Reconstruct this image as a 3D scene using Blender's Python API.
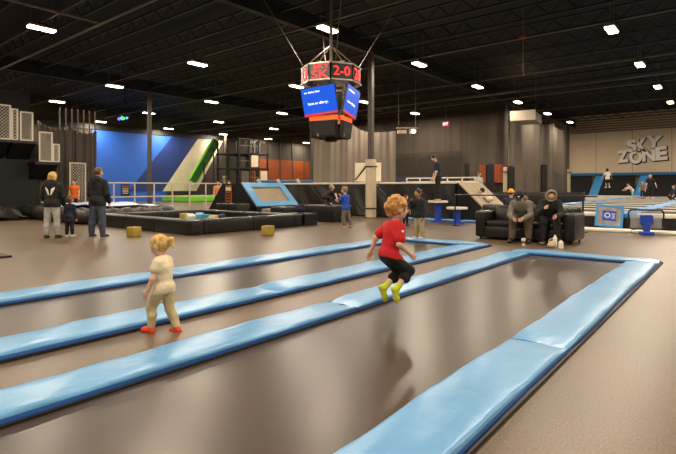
import bpy, bmesh, math, random
import numpy as np
from mathutils import Vector, Matrix

random.seed(7)
for o in list(bpy.data.objects):
    bpy.data.objects.remove(o, do_unlink=True)
scene = bpy.context.scene
C = scene.collection
R = math.radians

# ------------------------------------------------------------------ camera, world, exposure
HEAD = R(39.3)          # the hall's long axis (+Y) lies this far to the right of the view
FPX, EYE, HZ = 490.0, 1.28, 187.0
cam = bpy.data.cameras.new('camera')
cam.sensor_width = 36.0
cam.lens = FPX / 676 * 36
cam.shift_y = -(227 - HZ) / 676
cam.clip_end = 300
camo = bpy.data.objects.new('camera', cam)
C.objects.link(camo)
camo.location = (0, 0, EYE)
camo.rotation_euler = (R(90), 0, HEAD)
scene.camera = camo
world = bpy.data.worlds.new('world')
scene.world = world
world.use_nodes = True
world.node_tree.nodes['Background'].inputs[0].default_value = (0.02, 0.02, 0.022, 1)
scene.view_settings.view_transform = 'Standard'
scene.view_settings.look = 'None'
scene.view_settings.exposure = 0.12
scene.view_settings.gamma = 1.0
scene.view_settings.use_curve_mapping = False
LAMP_W = 235.0
LAMP_COL = (1.0, 0.85, 0.66)

SN, CS = math.sin(HEAD), math.cos(HEAD)
def at(u, d):                       # ground plan point seen in column u at distance d
    r = (u - 338) / FPX * d
    return (r * CS - d * SN, r * SN + d * CS)
def fl(u, v, z=0.0):                # point of a level surface (height z) seen at u, v
    return at(u, FPX * (EYE - z) / (v - HZ))
def zat(v, d):
    return EYE - (v - HZ) / FPX * d

# ------------------------------------------------------------------ materials
def srgb(c):
    out = []
    for x in c:
        x = x / 255.0
        out.append(x / 12.92 if x <= 0.04045 else ((x + 0.055) / 1.055) ** 2.4)
    return out
MATS = {}
def mat(name, col, rough=0.6, var=0.12, scale=6.0, bump=0.0, bscale=30.0, metal=0.0, spec=0.5,
        emit=None, es=0.0, stretch=(1, 1, 1), col2=None, speck=0.0, alpha=1.0, coat=0.0):
    if name in MATS:
        return MATS[name]
    m = bpy.data.materials.new(name)
    m.use_nodes = True
    nt = m.node_tree
    b = nt.nodes['Principled BSDF']
    c = srgb(col)
    tc = nt.nodes.new('ShaderNodeTexCoord')
    mp = nt.nodes.new('ShaderNodeMapping')
    mp.inputs['Scale'].default_value = stretch
    nt.links.new(tc.outputs['Object'], mp.inputs[0])
    nz = nt.nodes.new('ShaderNodeTexNoise')
    nz.inputs['Scale'].default_value = scale
    nz.inputs['Detail'].default_value = 5
    nt.links.new(mp.outputs[0], nz.inputs['Vector'])
    ramp = nt.nodes.new('ShaderNodeValToRGB')
    lo = [max(0, x * (1 - var)) for x in c]
    hi = [min(1, x * (1 + var)) for x in c] if col2 is None else srgb(col2)
    ramp.color_ramp.elements[0].position = 0.3
    ramp.color_ramp.elements[1].position = 0.7
    ramp.color_ramp.elements[0].color = (*lo, 1)
    ramp.color_ramp.elements[1].color = (*hi, 1)
    nt.links.new(nz.outputs[0], ramp.inputs[0])
    last = ramp.outputs[0]
    if speck:
        n2 = nt.nodes.new('ShaderNodeTexNoise')
        n2.inputs['Scale'].default_value = 75
        n2.inputs['Detail'].default_value = 2
        nt.links.new(mp.outputs[0], n2.inputs['Vector'])
        r2 = nt.nodes.new('ShaderNodeValToRGB')
        r2.color_ramp.elements[0].position = 0.35
        r2.color_ramp.elements[1].position = 0.65
        r2.color_ramp.elements[0].color = (1 - speck,) * 3 + (1,)
        r2.color_ramp.elements[1].color = (1 + speck,) * 3 + (1,)
        nt.links.new(n2.outputs[0], r2.inputs[0])
        mx = nt.nodes.new('ShaderNodeMix')
        mx.data_type = 'RGBA'
        mx.blend_type = 'MULTIPLY'
        mx.inputs['Factor'].default_value = 1
        nt.links.new(last, mx.inputs['A'])
        nt.links.new(r2.outputs[0], mx.inputs['B'])
        last = mx.outputs['Result']
    nt.links.new(last, b.inputs['Base Color'])
    b.inputs['Roughness'].default_value = rough
    b.inputs['Metallic'].default_value = metal
    b.inputs['Specular IOR Level'].default_value = spec
    b.inputs['Coat Weight'].default_value = coat
    b.inputs['Alpha'].default_value = alpha
    if bump:
        nb = nt.nodes.new('ShaderNodeTexNoise')
        nb.inputs['Scale'].default_value = bscale
        nb.inputs['Detail'].default_value = 4
        nt.links.new(mp.outputs[0], nb.inputs['Vector'])
        bp = nt.nodes.new('ShaderNodeBump')
        bp.inputs['Strength'].default_value = bump
        bp.inputs['Distance'].default_value = 0.02
        nt.links.new(nb.outputs[0], bp.inputs['Height'])
        nt.links.new(bp.outputs[0], b.inputs['Normal'])
    if emit:
        b.inputs['Emission Color'].default_value = (*srgb(emit), 1)
        b.inputs['Emission Strength'].default_value = es
    MATS[name] = m
    return m

M = {}
M['floor'] = mat('floor_rubber', (100, 82, 65), 0.37, 0.12, 0.7, 0.0, 60, speck=0.30)
M['bed'] = mat('trampoline_fabric', (67, 54, 44), 0.31, 0.18, 0.9, 0.0, 40, speck=0.08)
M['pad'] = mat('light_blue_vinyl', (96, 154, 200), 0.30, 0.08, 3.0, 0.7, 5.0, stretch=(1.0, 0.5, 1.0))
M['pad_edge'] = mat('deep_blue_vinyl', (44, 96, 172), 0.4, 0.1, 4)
M['frame'] = mat('black_steel', (20, 19, 19), 0.5, 0.1, 5)
M['blackvinyl'] = mat('black_vinyl', (14, 13, 12), 0.38, 0.2, 3, 0.4, 5)
M['blackdrape'] = mat('black_drape', (36, 32, 28), 0.45, 0.25, 2, 0.5, 4)
M['blackfelt'] = mat('black_mat', (15, 14, 13), 0.8, 0.2, 4)
M['ceil'] = mat('ceiling_black', (9, 8, 7), 0.8, 0.3, 0.6, 0.3, 3)
M['girder'] = mat('girder_paint', (10, 9, 8), 0.6, 0.2, 2)
M['conduit'] = mat('conduit_grey', (120, 110, 98), 0.5, 0.1, 3, metal=0.3)
M['steelcol'] = mat('column_paint', (72, 65, 58), 0.55, 0.12, 3)
M['greywall'] = mat('grey_wall', (92, 82, 72), 0.8, 0.16, 0.5)
M['leftwall'] = mat('dim_grey_wall', (66, 59, 52), 0.8, 0.2, 0.6)
M['beige'] = mat('beige_wall', (216, 196, 168), 0.8, 0.06, 0.6)
M['beigetop'] = mat('corrugated_grey', (140, 126, 110), 0.7, 0.1, 1)
M['blue'] = mat('mural_blue', (38, 98, 205), 0.6, 0.14, 0.25)
M['navy'] = mat('mural_navy', (26, 50, 120), 0.6, 0.15, 0.4)
M['white'] = mat('white_paint', (214, 200, 178), 0.6, 0.05, 2)
M['cream'] = mat('cream_pad', (196, 180, 152), 0.6, 0.08, 3, 0.3, 8)
M['palepad'] = mat('pale_pad', (222, 214, 198), 0.5, 0.08, 2, 0.3, 5)
M['green'] = mat('slide_green', (112, 196, 44), 0.4, 0.1, 3)
M['dgreen'] = mat('slide_dark_green', (42, 92, 30), 0.5, 0.1, 3)
M['orange'] = mat('orange_paint', (150, 72, 32), 0.6, 0.15, 1)
M['courtblue'] = mat('court_blue', (60, 140, 205), 0.45, 0.08, 3)
M['beamblue'] = mat('beam_blue', (22, 92, 140), 0.5, 0.1, 3)
M['royal'] = mat('royal_blue', (30, 70, 180), 0.4, 0.1, 3)
M['screen'] = mat('lit_blue_screen', (18, 70, 190), 0.3, 0.02, 2, emit=(20, 84, 210), es=0.85)
M['screentext'] = mat('lit_white_text', (240, 240, 240), 0.5, 0.0, 2, emit=(240, 245, 255), es=1.0)
M['screenred'] = mat('lit_red_band', (190, 50, 60), 0.5, 0.0, 2, emit=(205, 60, 70), es=0.7)
M['led'] = mat('led_red', (255, 40, 40), 0.5, 0.0, 2, emit=(255, 45, 50), es=1.8)
M['amber'] = mat('led_amber', (255, 90, 30), 0.5, 0.0, 2, emit=(255, 84, 28), es=1.2)
M['plastic'] = mat('black_plastic', (16, 15, 15), 0.4, 0.1, 4)
M['alu'] = mat('aluminium', (170, 160, 145), 0.35, 0.08, 5, metal=0.7)
M['mesh'] = mat('white_wire', (208, 198, 180), 0.5, 0.05, 4)
M['leather'] = mat('black_leather', (24, 19, 17), 0.33, 0.25, 5, 0.4, 14)
M['wood'] = mat('ramp_ply', (166, 148, 122), 0.55, 0.12, 2, stretch=(1, 6, 1))
M['greymat'] = mat('grey_mat', (138, 124, 100), 0.45, 0.1, 2, 0.2, 10)
M['olive'] = mat('foam_yellow', (164, 142, 54), 0.8, 0.12, 8, 0.3, 60)
M['lens'] = mat('lamp_lens', (255, 240, 210), 0.5, 0.0, 1, emit=(255, 236, 196), es=14)
M['airbag'] = mat('airbag_top', (120, 165, 225), 0.4, 0.0, 0.9, 0.3, 2, col2=(222, 226, 230))
M['purple'] = mat('sign_purple', (62, 36, 66), 0.6, 0.1, 3)
M['signwhite'] = mat('sign_white', (238, 230, 220), 0.5, 0.03, 3)

def netting(name, col, alpha):
    m = bpy.data.materials.new(name)
    m.use_nodes = True
    nt = m.node_tree
    b = nt.nodes['Principled BSDF']
    b.inputs['Base Color'].default_value = (*srgb(col), 1)
    b.inputs['Roughness'].default_value = 0.9
    tc = nt.nodes.new('ShaderNodeTexCoord')
    nz = nt.nodes.new('ShaderNodeTexNoise')
    nz.inputs['Scale'].default_value = 0.6
    nt.links.new(tc.outputs['Object'], nz.inputs['Vector'])
    mr = nt.nodes.new('ShaderNodeMapRange')
    mr.inputs['From Min'].default_value = 0.3
    mr.inputs['From Max'].default_value = 0.7
    mr.inputs['To Min'].default_value = alpha - 0.05
    mr.inputs['To Max'].default_value = alpha + 0.05
    nt.links.new(nz.outputs[0], mr.inputs[0])
    nt.links.new(mr.outputs[0], b.inputs['Alpha'])
    return m
M['net'] = netting('grey_netting', (88, 79, 70), 0.82)
M['netpale'] = netting('pale_netting', (158, 145, 131), 0.6)
M['netdark'] = netting('dark_netting', (60, 54, 48), 0.55)
M['clear'] = netting('clear_panel', (190, 190, 190), 0.35)

# ------------------------------------------------------------------ object helpers
def tag(o, label=None, cat=None, group=None, kind=None):
    if label: o['label'] = label
    if cat: o['category'] = cat
    if group: o['group'] = group
    if kind: o['kind'] = kind
    return o
def thing(name, label, cat, loc=(0, 0, 0), rz=0.0, group=None):
    o = bpy.data.objects.new(name, None)
    o.empty_display_size = 0.1
    C.objects.link(o)
    o.location = loc
    o.rotation_euler = (0, 0, rz)
    return tag(o, label, cat, group)
def link(name, me, mats, parent=None):
    for m in (mats if isinstance(mats, (list, tuple)) else [mats]):
        me.materials.append(m)
    o = bpy.data.objects.new(name, me)
    C.objects.link(o)
    if parent is not None:
        o.parent = parent
    return o
def copy_tree(o, parent=None):
    c = o.copy()
    C.objects.link(c)
    c.parent = parent
    for ch in list(o.children):
        copy_tree(ch, c)
    return c

class B:
    """collects shapes into one mesh"""
    def __init__(s):
        s.bm = bmesh.new()
        s.mi = 0
    def _fin(s, fs):
        for f in fs:
            f.material_index = s.mi
    def box(s, c, size, rot=None, bev=0.0, seg=2):
        n0 = len(s.bm.faces)
        mt = Matrix.Translation(c)
        if rot is not None:
            mt = mt @ rot
        mt = mt @ Matrix.Diagonal((*size, 1))
        g = bmesh.ops.create_cube(s.bm, size=1, matrix=mt)
        if bev:
            es = list({e for v in g['verts'] for e in v.link_edges})
            bmesh.ops.bevel(s.bm, geom=es, offset=bev, segments=seg, affect='EDGES', profile=0.5)
        s.bm.faces.ensure_lookup_table()
        s._fin(s.bm.faces[n0:])
        return s
    def tube(s, a, b, r, n=8, r2=None):
        a, b = Vector(a), Vector(b)
        n0 = len(s.bm.faces)
        d = b - a
        q = d.to_track_quat('Z', 'Y').to_matrix().to_4x4()
        bmesh.ops.create_cone(s.bm, cap_ends=True, segments=n, radius1=r, radius2=r if r2 is None else r2,
                              depth=d.length, matrix=Matrix.Translation((a + b) / 2) @ q)
        s.bm.faces.ensure_lookup_table()
        s._fin(s.bm.faces[n0:])
        return s
    def ball(s, c, r, n=10):
        n0 = len(s.bm.faces)
        mt = Matrix.Translation(c) @ Matrix.Diagonal((*(r if hasattr(r, '__len__') else (r, r, r)), 1))
        bmesh.ops.create_uvsphere(s.bm, u_segments=n, v_segments=max(5, n // 2 + 1), radius=1, matrix=mt)
        s.bm.faces.ensure_lookup_table()
        s._fin(s.bm.faces[n0:])
        return s
    def prism(s, poly, vec, mi=None):
        """polygon (3-D points) swept by vec"""
        n0 = len(s.bm.faces)
        a = [s.bm.verts.new(p) for p in poly]
        b = [s.bm.verts.new(Vector(p) + Vector(vec)) for p in poly]
        n = len(poly)
        s.bm.faces.new(a)
        s.bm.faces.new(list(reversed(b)))
        for i in range(n):
            s.bm.faces.new((a[(i + 1) % n], a[i], b[i], b[(i + 1) % n]))
        s.bm.faces.ensure_lookup_table()
        s._fin(s.bm.faces[n0:])
        return s
    def path(s, pts, r, n=8):
        for i in range(len(pts) - 1):
            s.tube(pts[i], pts[i + 1], r, n)
        return s
    def build(s, name, mats, parent=None, smooth=False):
        bmesh.ops.recalc_face_normals(s.bm, faces=s.bm.faces[:])
        me = bpy.data.meshes.new(name)
        s.bm.to_mesh(me)
        s.bm.free()
        if smooth:
            me.polygons.foreach_set('use_smooth', [True] * len(me.polygons))
            try:
                me.set_sharp_from_angle(angle=R(40))
            except Exception:
                pass
        return link(name, me, mats, parent)

def grid_sheet(fn, nu, nv, name, m, parent=None, thick=0.0):
    vs, fs = [], []
    for i in range(nu + 1):
        for j in range(nv + 1):
            vs.append(fn(i / nu, j / nv))
    for i in range(nu):
        for j in range(nv):
            a = i * (nv + 1) + j
            fs.append((a, a + nv + 1, a + nv + 2, a + 1))
    me = bpy.data.meshes.new(name)
    me.from_pydata(vs, [], fs)
    me.polygons.foreach_set('use_smooth', [True] * len(me.polygons))
    o = link(name, me, m, parent)
    if thick:
        sd = o.modifiers.new('thickness', 'SOLIDIFY')
        sd.thickness = thick
    return o

def text_mesh(txt, box, depth, name, m, parent, frame, bold=0.0):
    """letters scaled into box=(x0,x1,z0,z1) of a frame: matrix whose x runs along the text, y up, z out"""
    cu = bpy.data.curves.new('lettering', 'FONT')
    cu.body = txt
    cu.extrude = 0.05
    cu.offset = bold
    cu.resolution_u = 3
    ob = bpy.data.objects.new('lettering', cu)
    C.objects.link(ob)
    dg = bpy.context.evaluated_depsgraph_get()
    me = bpy.data.meshes.new_from_object(ob.evaluated_get(dg))
    bpy.data.objects.remove(ob)
    co = np.empty(len(me.vertices) * 3)
    me.vertices.foreach_get('co', co)
    co = co.reshape(-1, 3)
    lo, hi = co.min(0), co.max(0)
    x0, x1, z0, z1 = box
    co[:, 0] = x0 + (co[:, 0] - lo[0]) / (hi[0] - lo[0]) * (x1 - x0)
    co[:, 1] = z0 + (co[:, 1] - lo[1]) / (hi[1] - lo[1]) * (z1 - z0)
    co[:, 2] = (co[:, 2] - lo[2]) / (hi[2] - lo[2]) * depth
    F = np.array(frame)
    co = co @ F[:3, :3].T + F[:3, 3]
    me.vertices.foreach_set('co', co.ravel())
    me.materials.clear()
    me.name = name
    return link(name, me, m, parent)

# ------------------------------------------------------------------ the room
XL, XR, YB, YF, ZC = -41.0, 13.0, 50.0, -12.0, 7.9
def struct(name, b, m, parent=None, label=None):
    o = b.build(name, m, parent)
    if parent is None:
        tag(o, kind='structure')
    return o
floor = struct('floor', B().box(((XL + XR) / 2, (YB + YF) / 2, -0.1), (XR - XL + 1, YB - YF + 1, 0.2)), M['floor'])
wl = struct('wall_left', B().box((XL - 0.15, (YB + YF) / 2, ZC / 2), (0.3, YB - YF + 1, ZC)), M['leftwall'])
wr = struct('wall_right', B().box((XR + 0.15, (YB + YF) / 2, ZC / 2), (0.3, YB - YF + 1, ZC)), M['greywall'])
wb = struct('wall_back', B().box(((XL + XR) / 2, YB + 0.15, ZC / 2), (XR - XL + 1, 0.3, ZC)), M['beige'])
wf = struct('wall_front', B().box(((XL + XR) / 2, YF - 0.15, ZC / 2), (XR - XL + 1, 0.3, ZC)), M['greywall'])
ceiling = struct('ceiling', B().box(((XL + XR) / 2, (YB + YF) / 2, ZC + 0.1), (XR - XL + 1, YB - YF + 1, 0.2)), M['ceil'])
# ceiling steel: girders over the column rows, bar joists across, deck ribs
for x in (-27, -12, 3):
    b = B()
    b.box((x, (YB + YF) / 2, 6.90), (0.24, YB - YF, 0.06)).box((x, (YB + YF) / 2, 7.50), (0.24, YB - YF, 0.06))
    b.box((x, (YB + YF) / 2, 7.2), (0.06, YB - YF, 0.6))
    b.build('girder', M['girder'], ceiling)
jm = None
for i in range(30):
    y = YF + 1.5 + i * 2.0
    if jm is None:
        b = B()
        L = XR - XL
        b.box((0, 0, 7.62), (L, 0.12, 0.05)).box((0, 0, 7.16), (L, 0.10, 0.05))
        n = 60
        for k in range(n):
            x0 = -L / 2 + k * L / n
            xm = x0 + L / n / 2
            b.tube((x0, 0, 7.18), (xm, 0, 7.60), 0.02, 4).tube((xm, 0, 7.60), (x0 + L / n, 0, 7.18), 0.02, 4)
        o = b.build('joist', M['girder'], ceiling)
        jm = o
    else:
        o = jm.copy()
        C.objects.link(o)
    o.location = ((XL + XR) / 2, y, 0)

# upper corrugated band and panel seams of the end wall
b = B()
for k in range(7):
    b.box((-4, YB - 0.03, 6.35 + k * 0.22), (30, 0.06, 0.12), bev=0.02, seg=1)
b.build('corrugated_band', M['beigetop'], wb)
for k in range(9):
    B().box((-16 + k * 2.9, YB - 0.006, 4.4), (0.04, 0.012, 3.8)).build('panel_seam', M['beigetop'], wb)

# painted mural on the left wall
def wallpoly(pts, th, name, m, off=0.0):
    return B().prism([(XL + off, y, z) for y, z in pts], (th, 0, 0)).build(name, m, wl)
wallpoly([(18.3, 0.0), (24.6, 0.0), (28.4, 6.0), (18.3, 6.0)], 0.03, 'mural_blue_panel', M['blue'])
wallpoly([(21.4, 0.9), (24.6, 0.9), (28.4, 6.0), (25.6, 6.0)], 0.03, 'mural_navy_stripe', M['navy'], 0.03)
wallpoly([(24.6, 0.9), (28.2, 0.9), (31.4, 6.0), (28.4, 6.0)], 0.03, 'mural_white_stripe', M['white'], 0.06)
wallpoly([(12, 6.0), (36, 6.0), (36, 6.5), (12, 6.5)], 0.10, 'mural_top_trim', M['frame'])
wallpoly([(35.3, 1.6), (48.5, 1.6), (48.5, 4.4), (35.3, 4.4)], 0.04, 'orange_panel', M['orange'])
for k in range(7):
    B().box((XL + 0.05, 35.5 + k * 2, 3.6), (0.1, 0.1, 7.2)).build('wall_rib', M['steelcol'], wl)

# ------------------------------------------------------------------ ceiling lamps
def make_lamp():
    t = thing('high_bay_lamp', 'linear high bay lamp with two bright lenses under the black ceiling', 'lamp',
              group='high bay lamps in rows under the ceiling')
    B().box((0, 0, 0.07), (0.34, 0.86, 0.09), bev=0.02).build('housing', M['alu'], t)
    for s in (-1, 1):
        B().box((0, s * 0.215, 0.0), (0.28, 0.38, 0.05), bev=0.015).build('lens', M['lens'], t)
        B().tube((0, s * 0.32, 0.11), (0, s * 0.32, 1.385), 0.008, 6).build('hanger_rod', M['conduit'], t)
    B().box((0, 0, 0.15), (0.14, 0.3, 0.08), bev=0.01).build('driver_box', M['frame'], t)
    return t
lamp0 = make_lamp()
ldata = bpy.data.lights.new('lamp_light', 'AREA')
ldata.shape = 'RECTANGLE'
ldata.size, ldata.size_y = 0.3, 0.8
ldata.energy = LAMP_W
ldata.color = LAMP_COL
lo = bpy.data.objects.new('lamp_light', ldata)
C.objects.link(lo)
lo.parent = lamp0
lo.location = (0, 0, -0.035)
first = True
for xi in range(-5, 3):
    for yi in range(-1, 8):
        X, Y = -3.3 + 7.3 * xi, 0.3 + 6.05 * yi
        if X < XL + 1 or X > XR - 1:
            continue
        t = lamp0 if first else copy_tree(lamp0)
        first = False
        t.location = (X, Y, 6.52)

# conduit runs under the ceiling
def pipe(pts, r, label, m='conduit', group='conduit runs under the ceiling'):
    o = B().path(pts, r, 8).build('conduit_pipe', M[m], None, True)
    return tag(o, label, 'pipe', group)
for yi in range(0, 8):
    y = 0.3 + 6.05 * yi + 0.12
    pipe([(XL + 0.3, y, 6.83), (XR - 0.3, y, 6.83)], 0.028, 'thin grey conduit running across the hall above the lamp rows')
pipe([(-40, 7.5, 6.62), (-9, 7.5, 6.62)], 0.045, 'pale rail crossing the hall near the mesh cages', group='hung rails')
pipe([(-16.4, 1.0, 6.715), (-16.4, 7.5, 6.715)], 0.045, 'pale rail running lengthwise into the cross rail', group='hung rails')
pipe([(-40, 26.6, 6.45), (12, 26.6, 6.45)], 0.07, 'long dark sprinkler main crossing before the netting', 'steelcol', 'hung rails')

# round sensor on a drop rod
p = at(523, 17.8)
t = thing('ceiling_drop', 'round disc on thin drop rod below the black ceiling', 'sensor', (p[0], p[1], 0))
B().tube((0, 0, 6.68), (0, 0, 6.74), 0.14, 16).build('disc', M['orange'], t)
B().tube((0, 0, 5.45), (0, 0, 7.8), 0.012, 6).build('rod', M['conduit'], t)
B().tube((0, 0, 5.32), (0, 0, 5.46), 0.06, 10, 0.02).build('weight', M['frame'], t)

# duct end near the netting column
p = at(523, 28)
t = thing('air_duct', 'pale grey air duct hanging under the ceiling beside the far column', 'duct', (p[0], p[1], 0), R(8))
B().box((0, 1.2, 5.35), (1.3, 2.2, 0.5), bev=0.04).build('duct_body', M['alu'], t)
B().box((0, -0.14, 5.35), (1.4, 0.08, 0.6), bev=0.02).build('flange', M['alu'], t)
for s in (-0.6, 0.6):
    B().tube((s, 0.5, 5.6), (s, 0.5, 7.9), 0.01, 6).build('hanger', M['conduit'], t)

# ------------------------------------------------------------------ steel columns
def column(x, y, label, pad=None, w=0.2):
    t = thing('steel_column', label, 'column', (x, y, 0), group='steel columns of the hall')
    B().box((0, 0, 3.43), (w, w, 6.86), bev=0.02).build('shaft', M['steelcol'], t)
    B().box((0, 0, 0.015), (w + 0.2, w + 0.2, 0.03)).build('base_plate', M['frame'], t)
    if pad:
        z0, z1, pw = pad
        for s in (-1, 1):
            B().box((s * (w / 2 + 0.035), 0, (z0 + z1) / 2), (0.06, pw, z1 - z0), bev=0.03).build('column_pad', M['cream'], t)
            B().box((0, s * (w / 2 + 0.035), (z0 + z1) / 2), (pw - 0.13, 0.06, z1 - z0), bev=0.03).build('column_pad', M['cream'], t)
        for z in (z0 + 0.4, z1 - 0.3):
            B().box((0, 0, z), (pw + 0.05, pw + 0.05, 0.05), bev=0.01).build('strap', M['blackvinyl'], t)
    return t
column(-11.75, 16.5, 'grey steel column with tall cream pads between platform and scoreboard', (0.0, 2.42, 0.34))
column(-12.0, 32.4, 'grey steel column with cream pads beside the ramp and orange poster', (0.3, 2.6, 0.42))
column(-12.0, 47.6, 'grey steel column with cream pads before the blue slanted court', (0.3, 2.9, 0.5))
column(-26.7, 15.2, 'bare grey steel column in front of the blue mural', None)
column(-27.4, 30.0, 'dark grey steel column behind the hanging scoreboard', None)
column(-40.0, 31.0, 'slim steel column beside the green slide', (0.2, 2.4, 0.5))

# ------------------------------------------------------------------ tumbling lanes with blue pads
def pad_mesh(x0, x1, y0, y1, h, seed, along='y', z0=0.022):
    """soft slab, rounded section swept along its long side, slightly uneven top"""
    rnd = random.Random(seed)
    if along == 'x':
        x0, x1, y0, y1 = y0, y1, x0, x1
    L, W = y1 - y0, x1 - x0
    n = max(6, int(L / 0.14))
    prof = [(-1, 0), (-1.0, 0.5), (-0.985, 0.8), (-0.95, 0.94), (-0.85, 1.0), (-0.5, 1.04), (0, 1.06), (0.5, 1.04), (0.85, 1.0), (0.95, 0.94), (0.985, 0.8), (1.0, 0.5), (1, 0)]
    ph = [rnd.uniform(0, 6.28) for _ in range(6)]
    vs, fs, mi = [], [], []
    for i in range(n + 1):
        y = y0 + L * i / n
        e = min(i, n - i)
        sq = (0.45, 0.86, 0.97)[e] if e < 3 else 1.0
        for k, (a, z) in enumerate(prof):
            xx = (x0 + x1) / 2 + a * W / 2
            zz = z * h
            if 0.6 < z:
                zz = zz * sq + 0.006 * math.sin(y * 3.1 + ph[0] + a) + 0.004 * math.sin(y * 8.3 + ph[1] + 2.5 * a) + 0.003 * math.sin(y * 15 + 4 * a + ph[2])
            xx += 0.006 * math.sin(y * 1.9 + ph[3]) * (1 if z > 0.1 else 0.6)
            vs.append((xx, y, z0 + zz))
    m = len(prof)
    for i in range(n):
        for k in range(m - 1):
            a = i * m + k
            fs.append((a, a + 1, a + m + 1, a + m))
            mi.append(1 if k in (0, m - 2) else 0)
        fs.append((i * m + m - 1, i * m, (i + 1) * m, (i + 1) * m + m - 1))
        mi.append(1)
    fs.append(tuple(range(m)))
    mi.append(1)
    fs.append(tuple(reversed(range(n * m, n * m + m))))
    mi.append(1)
    if along == 'x':
        vs = [(b, a, c) for a, b, c in vs]
        fs = [tuple(reversed(f)) for f in fs]
    me = bpy.data.meshes.new('pad')
    me.from_pydata(vs, [], fs)
    me.polygons.foreach_set('material_index', mi)
    me.polygons.foreach_set('use_smooth', [True] * len(fs))
    me.set_sharp_from_angle(angle=R(50))
    return me
def lane(name, label, xa0, xa1, xb0, xb1, yend, y0=-4.0):
    """pad strip xa0..xa1, bed, pad strip xb0..xb1"""
    t = thing(name, label, 'trampoline', ((xa0 + xb1) / 2, 4, 0))
    def put(nm, me, mats):
        o = link(nm, me, mats, t)
        o.location = (-(xa0 + xb1) / 2, -4, 0)
        return o
    ye = yend - 0.42
    cuts = [y0, 4.0, ye + 0.01]
    h = 0.052
    k = 0
    for (a, bb) in ((xa0, xa1), (xb0, xb1)):
        for i in range(len(cuts) - 1):
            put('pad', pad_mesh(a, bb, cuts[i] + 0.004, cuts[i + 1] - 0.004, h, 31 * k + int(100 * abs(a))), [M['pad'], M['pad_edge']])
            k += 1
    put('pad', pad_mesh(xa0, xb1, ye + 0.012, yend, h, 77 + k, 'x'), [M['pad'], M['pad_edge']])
    # black steel rim under the pads and the woven bed
    b = B()
    for (a, bb) in ((xa0, xa1), (xb0, xb1)):
        b.box(((a + bb) / 2, (y0 + yend) / 2, 0.012), (bb - a + 0.05, yend - y0 + 0.04, 0.02))
    b.box(((xa0 + xb1) / 2, yend - 0.2, 0.0125), (xb1 - xa0, 0.46, 0.02))
    o = b.build('rim', M['frame'], t)
    o.location = (-(xa0 + xb1) / 2, -4, 0)
    o = B().box(((xa1 + xb0) / 2, (y0 + ye) / 2, 0.004), (xb0 - xa1 - 0.02, ye - y0, 0.008)).build('jumping_bed', M['bed'], t)
    o.location = (-(xa0 + xb1) / 2, -4, 0)
    return t
lane('tumbling_lane', 'long tumbling trampoline with blue pads under the jumping boy in red', -3.42, -3.02, -1.44, -1.01, 9.78)
lane('tumbling_lane', 'long tumbling trampoline with blue pads nearer the black foam pit', -6.58, -6.10, -4.62, -4.15, 10.25)

# ------------------------------------------------------------------ foam pit
t = thing('foam_pit', 'low square foam pit with black padded walls on the rubber floor', 'foam pit', (-13.8, 9.6, 0))
PX0, PX1, PY0, PY1, PH = -16.5, -11.1, 7.5, 11.75, 0.40
def pitwall(x0, x1, y0, y1, h=PH):
    o = B().box(((x0 + x1) / 2, (y0 + y1) / 2, h / 2), (x1 - x0, y1 - y0, h), bev=0.05, seg=3).build('wall_pad', M['blackvinyl'], t, True)
    o.location = (13.8, -9.6, 0)
    return o
n = 3
for i in range(n):
    xa, xb = PX0 + (PX1 - PX0) * i / n, PX0 + (PX1 - PX0) * (i + 1) / n
    pitwall(xa + 0.003, xb - 0.003, PY0, PY0 + 0.4)
    pitwall(xa + 0.003, xb - 0.003, PY1 - 0.4, PY1)
for i in range(2):
    ya, yb = PY0 + 0.4 + (PY1 - PY0 - 0.8) * i / 2, PY0 + 0.4 + (PY1 - PY0 - 0.8) * (i + 1) / 2
    pitwall(PX0, PX0 + 0.4, ya + 0.003, yb - 0.003)
    pitwall(PX1 - 0.4, PX1, ya + 0.003, yb - 0.003)
o = B().box((-13.8, 9.6, 0.05), (4.5, 3.4, 0.1)).build('pit_floor', M['blackfelt'], t)
o.location = (13.8, -9.6, 0)
o = B().box((-11.5, 12.1, 0.2), (0.9, 0.62, 0.4), bev=0.03).build('corner_block', M['blackvinyl'], t)
o.location = (13.8, -9.6, 0)
fc = [('yellow', (212, 176, 60)), ('pale blue', (120, 170, 205)), ('white', (205, 200, 190)), ('teal', (70, 130, 150)), ('navy', (45, 52, 84)), ('tan', (170, 150, 120)), ('grey', (120, 120, 120)), ('faded blue', (86, 120, 170))]
for i, (nm, col) in enumerate(fc[:6]):
    x, y = -14.6 + 0.40 * i, 9.6 + 0.35 * math.sin(i * 2.1)
    s = 0.26
    o = B().box((0, 0, 0), (s, s, s), Matrix.Rotation(i * 0.7, 4, 'Z') @ Matrix.Rotation(0.35 * math.sin(i), 4, 'X'), bev=0.03).build('foam_cube', mat('foam_' + nm.replace(' ', '_'), col, 0.9, 0.1, 6), None, True)
    o.location = (x, y, 0.262)
    tag(o, nm + ' foam cube lying inside the black foam pit', 'foam cube', 'foam cubes in the pit')
for (u, v, lab) in ((134, 236.5, 'olive yellow foam block on the floor before the pit near the standing man'), (268, 235, 'olive yellow foam block on the floor beside the pit corner block')):
    p = fl(u, v)
    o = B().box((0, 0, 0.125), (0.26, 0.26, 0.25), bev=0.02).build('foam_block', M['olive'], None, True)
    o.location = (p[0], p[1], 0)
    o.rotation_euler.z = R(12)
    tag(o, lab, 'foam block', 'olive foam blocks on the floor')
p = fl(-2, 257)
o = B().box((0, 0, 0.02), (0.5, 0.3, 0.04), bev=0.01).build('floor_plate', M['frame'])
o.location = (p[0], p[1], 0)
tag(o, 'small flat black plate on the open rubber floor', 'plate')

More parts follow.
